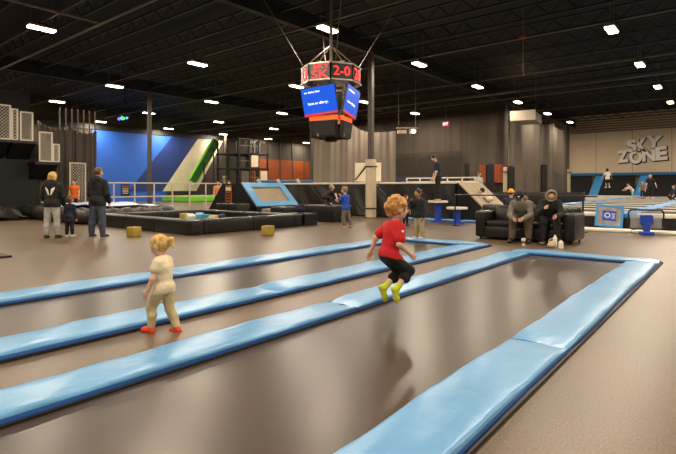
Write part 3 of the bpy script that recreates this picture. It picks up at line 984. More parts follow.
# ------------------------------------------------------------------ sofa
def sofa(x0, x1, y0, y1, rz, label, back_side=1):
    W, D = x1 - x0, y1 - y0
    t = thing('sofa', label, 'sofa', ((x0 + x1) / 2, (y0 + y1) / 2, 0), rz)
    B().box((0, 0, 0.19), (W - 0.06, D - 0.04, 0.26), bev=0.03).build('base', M['leather'], t, True)
    for s in (-1, 1):
        B().box((s * (W / 2 - 0.12), -0.01, 0.38), (0.24, D + 0.02, 0.62), bev=0.05, seg=3).build('armrest', M['leather'], t, True)
    B().box((0, D / 2 - 0.12, 0.5), (W - 0.1, 0.22, 0.62), bev=0.06, seg=3).build('backrest', M['leather'], t, True)
    n = 3
    iw = W - 0.5
    for k in range(n):
        xc = -iw / 2 + iw * (k + 0.5) / n
        B().box((xc, -0.10, 0.385), (iw / n - 0.012, D - 0.28, 0.15), bev=0.045, seg=3).build('seat_cushion', M['leather'], t, True)
        B().box((xc, D / 2 - 0.29, 0.60), (iw / n - 0.012, 0.17, 0.40), Matrix.Rotation(R(-10), 4, 'X'), bev=0.06, seg=3).build('back_cushion', M['leather'], t, True)
    for sx in (-1, 1):
        for sy in (-1, 1):
            B().tube((sx * (W / 2 - 0.1), sy * (D / 2 - 0.1), 0), (sx * (W / 2 - 0.1), sy * (D / 2 - 0.1), 0.07), 0.025, 8).build('foot', M['frame'], t)
    return t
sofa(-5.06, -2.78, 11.55, 12.5, 0, 'black leather three seat sofa facing the blue lanes')
sofa(-5.5, -3.6, 12.85, 13.75, math.pi, 'black leather sofa standing back to back, facing the trampoline court')

# cup and bottles by the sofa
p = fl(523.5, 245.5)
t = thing('paper_cup', 'white paper cup with brown sleeve standing between seated man\'s feet', 'cup', (p[0], p[1], 0))
B().tube((0, 0, 0), (0, 0, 0.14), 0.032, 16, 0.045).build('cup_body', M['signwhite'], t, True)
B().tube((0, 0, 0.045), (0, 0, 0.10), 0.0385, 16, 0.0425).build('sleeve', mat('brown_card', (120, 70, 50), 0.8), t, True)
B().tube((0, 0, 0.14), (0, 0, 0.155), 0.048, 16, 0.042).build('lid', M['signwhite'], t, True)
for (u, v, h_, r_, lab) in ((555.0, 247.2, 0.26, 0.045, 'tall white bottle on the floor by the sofa arm'), (561.0, 248.2, 0.17, 0.05, 'short white bottle on the floor by the sofa arm')):
    p = fl(u, v)
    t = thing('bottle', lab, 'bottle', (p[0], p[1], 0))
    B().tube((0, 0, 0), (0, 0, h_ * 0.75), r_, 16).tube((0, 0, h_ * 0.75), (0, 0, h_ * 0.88), r_, 16, r_ * 0.45).build('body', M['signwhite'], t, True)
    B().tube((0, 0, h_ * 0.88), (0, 0, h_), r_ * 0.5, 12).build('cap', M['palepad'], t, True)
p = fl(549.5, 248.5)
t = thing('handbag', 'pale fabric handbag slumped on the floor beside the seated woman', 'bag', (p[0], p[1] + 0.15, 0), R(20))
B().ball((0, 0, 0.06), (0.09, 0.06, 0.06), 14).ball((0.01, 0, 0.10), (0.07, 0.045, 0.05), 12).build('bag_body', M['cream'], t, True)
hp = [(0.06 * math.cos(R(a)), 0, 0.12 + 0.07 * math.sin(R(a))) for a in range(0, 181, 20)]
B().path(hp, 0.008, 6).build('handle', M['cream'], t, True)

# ------------------------------------------------------------------ hanging scoreboard
p = at(331, 15.6)
t = thing('scoreboard', 'hanging scoreboard with red digits above tilted blue screens', 'scoreboard', (p[0], p[1], 0), HEAD)
RO = 0.91          # octagon of led panels; local -Y looks at the photographer
M['ledface'] = mat('led_panel_black', (18, 10, 10), 0.35, 0.1, 6)
for k in range(8):
    a = R(-22.5 + 45 * k)
    nrm = Vector((math.sin(a), -math.cos(a), 0))
    ap = RO * math.cos(R(22.5))
    c = nrm * ap + Vector((0, 0, 4.78))
    rot = Matrix.Rotation(a, 4, 'Z')
    q = B().box(c, (2 * RO * math.sin(R(22.5)) - 0.02, 0.08, 0.46), rot, bev=0.01).build('led_panel', M['ledface'], t)
    for zz in (4.53, 5.03):
        B().box(nrm * ap + Vector((0, 0, zz)), (2 * RO * math.sin(R(22.5)), 0.12, 0.04), rot).build('panel_trim', M['alu'], t)
    fr = Matrix.Translation(c - nrm * -0.045) @ rot @ Matrix.Rotation(R(90), 4, 'X')
    tx = ['SK', '2-0', '20', '0', 'SK', '2-0', '20', '0'][k]
    if tx == 'SK':
        text_mesh('SK', (-0.26, 0.30, -0.22, 0.03), 0.012, 'digits', M['led'], q, fr, 0.0)
        text_mesh('SKY', (-0.2, 0.33, 0.08, 0.22), 0.012, 'digits', M['led'], q, fr, 0.0)
    elif tx == '2-0':
        text_mesh(tx, (-0.27, 0.27, -0.13, 0.15), 0.012, 'digits', M['led'], q, fr, 0.0)
    else:
        text_mesh(tx, (-0.24, 0.24, -0.18, 0.18), 0.012, 'digits', M['led'], q, fr, 0.0)
for k in range(4):
    a = R(-22 + 90 * k)
    rot = Matrix.Rotation(a, 4, 'Z') @ Matrix.Rotation(R(10), 4, 'X') @ Matrix.Rotation(R(-5 if k in (0, 2) else 5), 4, 'Y')
    nrm = Vector((math.sin(a), -math.cos(a), 0))
    c = nrm * 0.70 + rot @ Vector((-0.08, 0, 0)) + Vector((0, 0, 3.93))
    q = B().box(c, (1.16, 0.07, 0.90), rot, bev=0.012).build('television', M['plastic'], t)
    B().box(c + rot @ Vector((0, -0.04, 0.03)), (1.12, 0.012, 0.78), rot).build('screen', M['screen'], q)
    B().box(c + rot @ Vector((0, -0.04, -0.40)), (1.12, 0.012, 0.07), rot).build('red_band', M['screenred'], q)
    fr = Matrix.Translation(c + rot @ Vector((0, -0.048, 0))) @ rot @ Matrix.Rotation(R(90), 4, 'X')
    text_mesh('no diving late', (-0.46, 0.06, 0.24, 0.32), 0.006, 'caption', M['screentext'], q, fr, 0.02)
    text_mesh('have or allergy.', (-0.38, 0.30, -0.12, -0.02), 0.006, 'caption', M['screentext'], q, fr, 0.02)
    c = nrm * 0.52 + Vector((0, 0, 3.42))
    rt2 = Matrix.Rotation(a, 4, 'Z')
    B().box(c, (0.9, 0.06, 0.12), rt2).build('amber_strip', M['amber'], t)
    c = nrm * 0.50 + Vector((0, 0, 3.08))
    q = B().box(c, (0.86, 0.10, 0.52), rt2 @ Matrix.Rotation(R(8), 4, 'X'), bev=0.015).build('speaker_panel', M['plastic'], t)
    B().box(c + rt2 @ Vector((0, -0.06, 0)), (0.76, 0.012, 0.42), rt2 @ Matrix.Rotation(R(8), 4, 'X')).build('grille', mat('speaker_grille', (46, 42, 40), 0.6, 0.2, 60), q)
b = B()
for sx in (-0.4, 0.4):
    for sy in (-0.4, 0.4):
        b.tube((sx, sy, 2.85), (sx, sy, 5.2), 0.03, 8)
for z in (2.9, 3.45, 4.4, 5.15):
    for s in (-0.4, 0.4):
        b.tube((-0.4, s, z), (0.4, s, z), 0.025, 8).tube((s, -0.4, z), (s, 0.4, z), 0.025, 8)
b.build('truss', M['alu'], t)
b = B()
for k in range(4):
    a = R(45 + 90 * k)
    b.tube((0.85 * math.cos(a), 0.85 * math.sin(a), 5.12), (0.06 * math.cos(a), 0.06 * math.sin(a), 5.75), 0.022, 8)
b.tube((0, 0, 5.1), (0, 0, 7.85), 0.05, 10)
b.build('hanging_pole', M['alu'], t)
for k in range(4):
    a = R(10 + 90 * k)
    B().tube((0.9 * math.cos(a), 0.9 * math.sin(a), 5.1), (2.3 * math.cos(a), 2.3 * math.sin(a), 7.4), 0.012, 6).build('stay_cable', M['conduit'], t)
B().tube((0, 0, 2.72), (0, 0, 2.86), 0.2, 14).build('bottom_cap', M['frame'], t)
# ------------------------------------------------------------------ people: smooth bodies grown from joints
def rot_to(axis_up):
    return Vector((0, 0, 1)).rotation_difference(Vector(axis_up)).to_matrix()
class Body:
    def __init__(s):
        s.p = []
    def cone(s, a, b, ra, rb):
        s.p.append(('c', np.array(a, float), np.array(b, float), ra, rb))
        return s
    def ell(s, c, r, rot=None):
        s.p.append(('e', np.array(c, float), np.array(r, float), np.array(rot if rot is not None else Matrix.Identity(3), float)))
        return s
def prim_bounds(q, pad):
    if q[0] == 'c':
        r = max(q[3], q[4])
        return np.minimum(q[1], q[2]) - r - pad, np.maximum(q[1], q[2]) + r + pad
    r = q[2].max()
    return q[1] - r - pad, q[1] + r + pad
def prim_dist(q, X, Y, Z):
    if q[0] == 'c':
        a, b = q[1], q[2]
        d = b - a
        L2 = max(1e-9, float(d @ d))
        px, py, pz = X - a[0], Y - a[1], Z - a[2]
        t = np.clip((px * d[0] + py * d[1] + pz * d[2]) / L2, 0, 1)
        return np.sqrt((px - t * d[0]) ** 2 + (py - t * d[1]) ** 2 + (pz - t * d[2]) ** 2) - (q[3] + (q[4] - q[3]) * t)
    c, r, m = q[1], q[2], q[3]
    px, py, pz = X - c[0], Y - c[1], Z - c[2]
    lx = px * m[0, 0] + py * m[1, 0] + pz * m[2, 0]
    ly = px * m[0, 1] + py * m[1, 1] + pz * m[2, 1]
    lz = px * m[0, 2] + py * m[1, 2] + pz * m[2, 2]
    k0 = np.sqrt((lx / r[0]) ** 2 + (ly / r[1]) ** 2 + (lz / r[2]) ** 2)
    k1 = np.sqrt((lx / r[0] ** 2) ** 2 + (ly / r[1] ** 2) ** 2 + (lz / r[2] ** 2) ** 2) + 1e-9
    return k0 * (k0 - 1) / k1
def surf(prims, h, k=0.02, cuts=(), subs=(), inter=(), noise=None, first=None):
    lo = np.min([prim_bounds(q, 2 * h)[0] for q in prims], 0)
    hi = np.max([prim_bounds(q, 2 * h)[1] for q in prims], 0)
    n = np.ceil((hi - lo) / h).astype(int) + 1
    ax = [lo[i] + h * np.arange(n[i]) for i in range(3)]
    F = np.full(n, 1.0, np.float32)
    def local(q, pad):
        a, b = prim_bounds(q, pad)
        i0 = np.clip(((a - lo) / h).astype(int), 0, n - 1)
        i1 = np.clip(((b - lo) / h).astype(int) + 2, 1, n)
        sl = tuple(slice(i0[i], i1[i]) for i in range(3))
        return sl, prim_dist(q, ax[0][sl[0]][:, None, None], ax[1][sl[1]][None, :, None], ax[2][sl[2]][None, None, :])
    G = (ax[0][:, None, None], ax[1][None, :, None], ax[2][None, None, :])
    def cut(F):
        for c, nn in cuts:
            nn = np.array(nn, float) / np.linalg.norm(nn)
            F = np.maximum(F, (G[0] - c[0]) * nn[0] + (G[1] - c[1]) * nn[1] + (G[2] - c[2]) * nn[2])
        return F
    for i_, q in enumerate(prims):
        if first is not None and i_ == first:
            F = cut(F)
        sl, D = local(q, k + 2 * h)
        A = F[sl]
        hh = np.clip(0.5 + 0.5 * (A - D) / k, 0, 1)
        F[sl] = A * (1 - hh) + D * hh - k * hh * (1 - hh)
    if noise:
        amp, f = noise
        F += (amp * np.sin(G[0] * f + 1.3) * np.sin(G[1] * f * 1.13 + 0.4 + G[0] * f * 0.3) * np.sin(G[2] * f * 0.9 + 2.0 + G[1] * f * 0.4)).astype(np.float32)
    for q in subs:
        sl, D = local(q, 2 * h)
        F[sl] = np.maximum(F[sl], -D)
    if inter:
        U = np.full(n, 1.0, np.float32)
        for q in inter:
            sl, D = local(q, 3 * h)
            U[sl] = np.minimum(U[sl], D)
        F = np.maximum(F, U)
    if first is None:
        F = cut(F)
    F[0] = F[-1] = 1; F[:, 0] = F[:, -1] = 1; F[:, :, 0] = F[:, :, -1] = 1
    ins = F < 0
    cnt = np.zeros(tuple(n - 1), np.int8)
    for i in (0, 1):
        for j in (0, 1):
            for l in (0, 1):
                cnt += ins[i:n[0] - 1 + i, j:n[1] - 1 + j, l:n[2] - 1 + l]
    ci = np.argwhere((cnt > 0) & (cnt < 8))
    if len(ci) == 0:
        return np.zeros((0, 3)), np.zeros((0, 4), int)
    idx = np.full(tuple(n - 1), -1, np.int64)
    idx[ci[:, 0], ci[:, 1], ci[:, 2]] = np.arange(len(ci))
    acc = np.zeros((len(ci), 3)); num = np.zeros(len(ci))
    cor = [(i, j, l) for i in (0, 1) for j in (0, 1) for l in (0, 1)]
    vals = {c: F[ci[:, 0] + c[0], ci[:, 1] + c[1], ci[:, 2] + c[2]] for c in cor}
    for a in cor:
        for d in range(3):
            if a[d] == 0:
                b = list(a); b[d] = 1; b = tuple(b)
                fa, fb = vals[a], vals[b]
                m = (fa < 0) != (fb < 0)
                t = fa[m] / (fa[m] - fb[m])
                P = np.tile(np.array(a, float), (m.sum(), 1)); P[:, d] += t
                acc[m] += P; num[m] += 1
    V = lo + h * (ci + acc / num[:, None])
    Q = []
    for d in range(3):
        e1, e2 = (d + 1) % 3, (d + 2) % 3
        s0 = [slice(None)] * 3; s1 = [slice(None)] * 3
        s0[d] = slice(0, -1); s1[d] = slice(1, None)
        A, Bm = ins[tuple(s0)], ins[tuple(s1)]
        pos = np.argwhere(A != Bm)
        if len(pos) == 0:
            continue
        sgn = A[pos[:, 0], pos[:, 1], pos[:, 2]]
        def cell(o1, o2):
            c = pos.copy(); c[:, e1] += o1; c[:, e2] += o2
            return idx[c[:, 0], c[:, 1], c[:, 2]]
        q = np.stack([cell(-1, -1), cell(0, -1), cell(0, 0), cell(-1, 0)], 1)
        q[~sgn] = q[~sgn][:, ::-1]
        Q.append(q)
    return V, np.concatenate(Q)
def mesh_from(V, Q, name):
    me = bpy.data.meshes.new(name)
    me.vertices.add(len(V)); me.vertices.foreach_set('co', V.astype(np.float32).ravel())
    me.loops.add(len(Q) * 4); me.loops.foreach_set('vertex_index', Q.astype(np.int32).ravel())
    me.polygons.add(len(Q)); me.polygons.foreach_set('loop_start', np.arange(0, len(Q) * 4, 4, dtype=np.int32))
    me.update(calc_edges=True); me.validate()
    me.polygons.foreach_set('use_smooth', [True] * len(me.polygons))
    return me

# one template hand: wrist at origin, fingers along +z, palm faces +y, thumb on +x, length 1
hb = Body()
hb.cone((0, 0, -0.10), (0, 0, 0.10), 0.12, 0.13)
hb.ell((0.0, 0.0, 0.27), (0.215, 0.095, 0.27))
for (x, L, sp) in ((0.155, 0.42, 0.05), (0.052, 0.48, 0.015), (-0.052, 0.45, -0.02), (-0.15, 0.34, -0.06)):
    a = (x, 0.0, 0.44); b_ = (x + sp * 0.5, 0.04, 0.46 + L * 0.42); c_ = (x + sp, 0.15, 0.46 + L * 0.78); d_ = (x + sp, 0.23, 0.44 + L * 0.96)
    hb.cone(a, b_, 0.058, 0.054).cone(b_, c_, 0.053, 0.048).cone(c_, d_, 0.047, 0.040)
hb.cone((0.12, 0.03, 0.12), (0.27, 0.08, 0.28), 0.075, 0.062).cone((0.27, 0.08, 0.28), (0.33, 0.14, 0.46), 0.058, 0.046)
HAND_FINE = surf(hb.p, 0.026, 0.03)
HAND = surf(hb.p, 0.045, 0.025)

SKINS = {'fair': (222, 176, 148), 'warm': (205, 152, 118), 'tan': (176, 126, 94)}
def cloth(nm, col, rough=0.85, bump=0.5, bs=14, var=0.12, col2=None):
    return mat('cloth_' + nm, col, rough, var, 9, bump, bs, col2=col2)
def hairm(nm, col, col2=None):
    return mat('hair_' + nm, col, 0.5, 0.25, 30, 0.6, 60, col2=col2, stretch=(1, 1, 0.4))

PROP = {  # head, thigh, shin, ankle, torso, neck, upper arm, forearm, hand, shoulder half, hip half, bulk
    'adult': (.132, .245, .232, .045, .300, .046, .168, .145, .105, .108, .050, 1.0),
    'child': (.168, .222, .212, .042, .288, .040, .158, .140, .100, .103, .048, 1.02),
    'kid': (.196, .212, .200, .042, .285, .026, .150, .135, .100, .094, .046, 1.08),
    'toddler': (.212, .190, .180, .042, .300, .028, .145, .130, .100, .098, .050, 1.2),
}
def D(f, o, s):
    f, o = R(f), R(o)
    return Vector((s * math.sin(o), math.sin(f) * math.cos(o), -math.cos(f) * math.cos(o)))

def person(label, x, y, H, kind, face, skin='fair', z0=0.0, hip_z=None, lean=3, side=0, twist=0, head=(0, 0),
           armR=(5, 8, 12, 4), armL=(5, 8, 12, 4), legR=(2, 3, -2, 2), legL=(2, 3, -2, 2), footR=(0, 8), footL=(0, 8),
           palmR=None, palmL=None, top=None, bottom=None, shoe=None, hair=None, extra=None, res=0.016, bulk=1.0, group=None, lift=0.0):
    hh, th, sh, an, to, ne, ua, fa, hl, shw, hpw, bk = [v * H for v in PROP[kind][:11]] + [PROP[kind][11]]
    bk *= bulk
    r = lambda f: f * H * bk
    thL, thR = D(legL[0], legL[1], -1), D(legR[0], legR[1], 1)
    shL, shR = D(legL[2], legL[3], -1), D(legR[2], legR[3], 1)
    low = max(-(thL * th + shL * sh).z, -(thR * th + shR * sh).z) + an
    hz = hip_z if hip_z is not None else low
    P = Vector((0, 0, hz))
    t = Vector((math.sin(R(side)), math.sin(R(lean)), math.cos(R(lean)) * math.cos(R(side)))).normalized()
    sx = Vector((math.cos(R(twist)), math.sin(R(twist)), -math.tan(R(side)) * 0.6)).normalized()
    fw = t.cross(sx).normalized() * 1.0
    fw = Vector((0, 0, 0)) + fw
    if fw.y < 0: fw = -fw
    NK = P + t * to
    SH = {1: NK - t * 0.035 * H + sx * shw, -1: NK - t * 0.035 * H - sx * shw}
    HP = {1: P + Vector((hpw, 0, -0.012 * H)), -1: P + Vector((-hpw, 0, -0.012 * H))}
    Rh = (Matrix.Rotation(R(head[0]), 3, 'Z') @ Matrix.Rotation(R(-head[1]), 3, 'X'))
    nd = (t * 0.55 + (Rh @ Vector((0, 0.10, 1))) * 0.45).normalized()
    HC = NK + nd * ne + (Rh @ Vector((0, 0.06, 0.5))) * hh
    arms = {1: armR, -1: armL}; legs = {1: legR, -1: legL}
    J = {}
    for s in (1, -1):
        a = arms[s]
        el = SH[s] + D(a[0], a[1], s) * ua
        wr = el + D(a[2], a[3], s) * fa
        l = legs[s]
        kn = HP[s] + D(l[0], l[1], s) * th
        ak = kn + D(l[2], l[3], s) * sh
        J[s] = (SH[s], el, wr, HP[s], kn, ak)
    root = thing('person', label, 'person', (x, y, z0 + lift), HEAD + R(face), group)
    # ---- body
    def torso(b, o=0.0, sc=1.0):
        rt = Matrix((sx, fw, t)).transposed()
        b.ell(P + t * 0.01 * H, (r(.088) * sc + o, r(.070) * sc + o, r(.075) + o), rt)
        b.ell(P + t * to * 0.38 + fw * (0.012 * H if kind == 'toddler' else 0.004 * H), (r(.080) * sc + o, r(.062) * sc + o, r(.095) + o), rt)
        b.ell(P + t * to * 0.70, (r(.094) * sc + o, r(.064) * sc + o, r(.095) + o), rt)
        b.cone(SH[-1] * 0.8 + SH[1] * 0.2, SH[1] * 0.8 + SH[-1] * 0.2, r(.036) + o, r(.036) + o)
        return b
    def arm(b, s, o=0.0, upto=2.0, flare=0.0):
        S, E, W = J[s][:3]
        if upto >= 1:
            b.cone(S, E, r(.031) + o, r(.024) + o)
            f = upto - 1
            b.cone(E, E.lerp(W, f), r(.0245) + o, (r(.0245) * (1 - f) + r(.0165) * f) + o + flare)
        else:
            b.cone(S, S.lerp(E, upto), r(.031) + o, r(.028) + o + flare)
        return b
    def leg(b, s, o=0.0, upto=2.0, flare=0.0):
        h_, k_, a_ = J[s][3:]
        if upto >= 1:
            b.cone(h_, k_, r(.052) + o, r(.034) + o)
            f = upto - 1
            mid = k_.lerp(a_, min(f, 0.35))
            back = Vector((0, -0.008 * H, 0))
            b.cone(k_, mid + back, r(.034) + o, r(.034) + o)
            if f > 0.35:
                b.cone(mid + back, k_.lerp(a_, f), r(.034) + o, (r(.034) * (1 - f) + r(.021) * f) + o + flare)
        else:
            b.cone(h_, h_.lerp(k_, upto), r(.052) + o, r(.04) + o + flare)
        return b
    def foot_pts(s):
        a_ = J[s][5]
        pit, yaw = (footR if s == 1 else footL)
        fd = Matrix.Rotation(R(-s * yaw), 3, 'Z') @ (Matrix.Rotation(R(-pit), 3, 'X') @ Vector((0, 1, 0)))
        fu = Matrix.Rotation(R(-s * yaw), 3, 'Z') @ (Matrix.Rotation(R(-pit), 3, 'X') @ Vector((0, 0, 1)))
        return a_, fd, fu
    def foot(b, s, o=0.0):
        a_, fd, fu = foot_pts(s)
        hr = r(.020) / max(1, bk ** 0.5)
        heel = a_ - fd * 0.012 * H - fu * (an - hr)
        ball = a_ + fd * 0.072 * H - fu * (an - hr)
        toe = a_ + fd * 0.100 * H - fu * (an - hr * 0.8)
        b.cone(a_, heel, r(.021) + o, hr + o)
        b.cone(heel, ball, hr + o, hr * 1.05 + o)
        b.cone(a_ - fu * 0.008 * H, ball, r(.019) + o, hr * 0.9 + o)
        b.cone(ball, toe, hr * 1.05 + o, hr * 0.75 + o)
        return b
    b = Body()
    torso(b)
    b.cone(NK - t * 0.02 * H, HC - (Rh @ Vector((0, 0.0, 0.2))) * hh, r(.031), r(.028))
    for s in (1, -1):
        arm(b, s); leg(b, s); foot(b, s)
    M3 = [list(row) for row in Rh]
    E = lambda v: HC + (Rh @ Vector(v)) * hh
    b.ell(E((0, -0.02, 0.06)), (0.375 * hh, 0.45 * hh, 0.44 * hh), M3)
    b.ell(E((0, 0.12, -0.22)), (0.27 * hh, 0.28 * hh, 0.27 * hh), M3)
    for s in (1, -1):
        b.ell(E((s * 0.375, -0.02, -0.04)), (0.05 * hh, 0.10 * hh, 0.14 * hh), M3)
        b.ell(E((s * 0.15, 0.30, -0.14)), (0.11 * hh, 0.09 * hh, 0.10 * hh), M3)
    b.cone(E((0, 0.41, 0.02)), E((0, 0.48, -0.11)), 0.045 * hh, 0.065 * hh)
    V, Q = surf(b.p, res, 0.022 * H)
    vs, qs, off = [V], [Q], len(V)
    HV, HQ = HAND_FINE if res < 0.008 else HAND
    for s in (1, -1):
        el, wr = J[s][1], J[s][2]
        z = (wr - el).normalized()
        pn = (palmR if s == 1 else palmL)
        pn = Vector(pn) if pn else Vector((-s, 0.15, 0.0))
        yv = (pn - z * pn.dot(z)).normalized()
        xv = yv.cross(z)
        flip = (s == 1)
        if flip: xv = -xv
        T = np.array(Matrix((xv, yv, z)).transposed())
        hs = hl * (1.0 if kind == 'adult' else 1.02)
        vs.append((HV * hs) @ T.T + np.array(wr - z * 0.01 * H))
        qs.append((HQ[:, ::-1] if flip else HQ) + off)
        off += len(HV)
    link('body', mesh_from(np.concatenate(vs), np.concatenate(qs), 'body'), mat('skin_' + skin, SKINS[skin], 0.5, 0.05, 20, 0.05, 80), root)
    for s in (1, -1):
        B().ball(E((s * 0.155, 0.385, -0.02)), 0.042 * hh, 8).build('eye', mat('eye_dark', (30, 22, 18), 0.2, 0, 1), root, True)
    B().ball(E((0, 0.385, -0.30)), (0.10 * hh, 0.03 * hh, 0.028 * hh), 8).build('mouth', mat('lips', (170, 90, 80), 0.5, 0.05, 9), root, True)
    # ---- clothes
    if top:
        m, sleeve, hem = top['m'], top.get('sleeve', 0.55), top.get('hem', 0.06)
        o = max(top.get('o', .010), (bottom or {}).get('o', .008) + 0.008) * H
        g = torso(Body(), o, top.get('wide', 1.0))
        if top.get('skirt'):
            g.cone(P + t * 0.05 * H, P - t * hem * H, r(.075) + o, r(.085) + o + 0.01 * H)
        elif hem > 0.07:
            g.cone(P + t * 0.02 * H, P - t * (hem) * H, r(.07) + o, r(.07) + o)
        for s in (1, -1):
            g.cone(J[s][3], J[s][3].lerp(J[s][4], 0.3), r(.052) + o, r(.047) + o)
        nprim = len(g.p)
        for s in (1, -1):
            arm(g, s, top.get('ao', min(o * 0.9, .012 * H)), sleeve, top.get('flare', 0.004 * H))
        subs = []
        V, Q = surf(g.p, res, 0.018 * H, cuts=[(P - t * hem * H, -t), (NK + t * 0.028 * H, (t * 0.8 + fw * 0.25))], noise=(0.0035 * H, 38 / H), first=nprim)
        link(top.get('name', 'shirt'), mesh_from(V, Q, 'shirt'), m, root)
        if top.get('hood'):
            hm = top.get('hoodm', m)
            hc = NK - fw * 0.052 * H + t * 0.012 * H
            g2 = Body().ell(hc, (r(.080), r(.045), r(.050)), Matrix((sx, fw, t)).transposed()).ell(hc - t * 0.05 * H - fw * 0.012 * H, (r(.055), r(.035), r(.06)), Matrix((sx, fw, t)).transposed())
            V, Q = surf(g2.p, res, 0.02 * H, noise=(0.004 * H, 50 / H))
            link('hood', mesh_from(V, Q, 'hood'), hm, root)
        if top.get('hoodup'):
            g2 = Body().ell(E((0, -0.10, 0.0)), (0.56 * hh, 0.58 * hh, 0.66 * hh), M3).cone(E((0, -0.1, -0.3)), NK, 0.5 * hh, 0.42 * hh)
            V, Q = surf(g2.p, res, 0.03 * H, cuts=[(E((0, 0.30, 0)), Rh @ Vector((0, 1, 0.1)))], subs=[('e', np.array(E((0, 0.42, -0.06))), np.array((0.40 * hh, 0.60 * hh, 0.52 * hh)), np.array(M3))])
            link('hood', mesh_from(V, Q, 'hood'), m, root)
            ring = []
            for k in range(17):
                a = 2 * math.pi * k / 16
                ring.append(E((0.47 * math.cos(a), 0.26, -0.06 + 0.58 * math.sin(a))))
            g2 = Body()
            for k in range(16):
                g2.cone(ring[k], ring[k + 1], 0.11 * hh, 0.11 * hh)
            V, Q = surf(g2.p, res, 0.01, noise=(0.03 * hh, 60 / H))
            link('fur_trim', mesh_from(V, Q, 'fur_trim'), top['fur'], root)
        if top.get('emblem'):
            reg = []
            for s in (1, -1):
                for k in range(3):
                    c0 = P + t * to * (0.78 - 0.06 * k) + sx * s * (0.058 - 0.022 * k) * H - fw * 0.02 * H
                    c1 = P + t * to * (0.46 - 0.02 * k) + sx * s * (0.022 - 0.006 * k) * H - fw * 0.02 * H
                    if k < 2:
                        reg += Body().cone(c0 - fw * 0.03 * H, c1 - fw * 0.03 * H, 0.016 * H, 0.010 * H).p + Body().cone(c0 - fw * 0.09 * H, c1 - fw * 0.09 * H, 0.016 * H, 0.010 * H).p + Body().cone(c0 - fw * 0.06 * H, c1 - fw * 0.06 * H, 0.016 * H, 0.010 * H).p
            g3 = torso(Body(), o + 0.004, top.get('wide', 1.0))
            V, Q = surf(g3.p, 0.008, 0.018 * H, inter=reg, cuts=[(P - fw * 0.02 * H, fw)], noise=(0.0035 * H, 38 / H))
            if len(V):
                link('emblem', mesh_from(V, Q, 'emblem'), M['signwhite'], root)
        if top.get('patch'):
            S, El = J[1][0], J[1][1]
            c = S.lerp(El, 0.28)
            g3 = arm(Body(), 1, top.get('ao', min(o * 0.9, .012 * H)) + 0.005, sleeve, top.get('flare', 0.004 * H))
            pr = Body().ell(c + Vector((0.035, 0.0, 0.01)), (0.028, 0.017, 0.013))
            V, Q = surf(g3.p, 0.005, 0.018 * H, inter=pr.p)
            if len(V):
                link('sleeve_patch', mesh_from(V, Q, 'sleeve_patch'), M['signwhite'], root)
    if bottom:
        m, ln, o = bottom['m'], bottom.get('len', 1.92), bottom.get('o', .008) * H
        g = Body()
        rt = Matrix((sx, fw, t)).transposed()
        g.ell(P + t * 0.01 * H, (r(.088) + o, r(.070) + o, r(.075) + o), rt)
        g.ell(P + t * to * 0.30, (r(.082) + o, r(.064) + o, r(.07) + o), rt)
        for s in (1, -1):
            leg(g, s, o, ln, bottom.get('flare', 0.003 * H))
        V, Q = surf(g.p, res, 0.014 * H, cuts=[(P + t * 0.05 * H, t)], noise=(0.003 * H, 34 / H), first=2)
        link(bottom.get('name', 'trousers'), mesh_from(V, Q, 'trousers'), m, root)
    if shoe:
        for s in (1, -1):
            g = foot(Body(), s, shoe.get('o', .006) * H)
            a_, fd, fu = foot_pts(s)
            kn = J[s][4]
            up_ = shoe.get('cuff', 0.02) * H
            g.cone(a_, a_ + (kn - a_).normalized() * up_, r(.021) + shoe.get('o', .006) * H, r(.022) + shoe.get('o', .006) * H)
            V, Q = surf(g.p, min(res, 0.012), 0.012 * H, cuts=[(a_ - fu * (an + 0.001), -fu), (a_ + (kn - a_).normalized() * (up_ + 0.004 * H), (kn - a_))])
            so = link(shoe.get('name', 'shoe'), mesh_from(V, Q, 'shoe'), shoe['m'], root)
            if shoe.get('sole'):
                g = foot(Body(), s, (shoe.get('o', .006) + .003) * H)
                V, Q = surf(g.p, min(res, 0.012), 0.012 * H, cuts=[(a_ - fu * (an + 0.002), -fu), (a_ - fu * (an - 0.016 * H), fu)])
                if len(V):
                    link('sole', mesh_from(V, Q, 'sole'), shoe['sole'], so)
    # ---- hair, caps
    if hair:
        st, m = hair['style'], hair['m']
        hr_ = min(res, 0.011)
        g = Body().ell(E((0, -0.05, 0.10)), (0.425 * hh, 0.48 * hh, 0.47 * hh), M3)
        facee = [('e', np.array(E((0, 0.46, -0.20))), np.array((0.37 * hh, 0.36 * hh, 0.47 * hh)), np.array(M3))]
        cuts = [(E((0, 0, hair.get('low', -0.22))), Rh @ Vector((0, 0.25, -1)))]
        amp = hair.get('amp', 0.02)
        if st in ('long', 'bob'):
            dn = hair.get('down', 0.9)
            for s in (-1, 0, 1):
                g.cone(E((s * 0.22, -0.22, 0.0)), E((s * 0.26, -0.28, -dn)), 0.26 * hh, 0.17 * hh)
            cuts = [(E((0, 0, -dn - 0.1)), Vector((0, 0, -1)))]
        if st == 'pony':
            q0 = E((0, -0.50, 0.18))
            g.cone(q0, E((0, -0.66, 0.16)), 0.10 * hh, 0.17 * hh).cone(E((0, -0.66, 0.16)), E((0, -0.74, -0.12)), 0.17 * hh, 0.10 * hh)
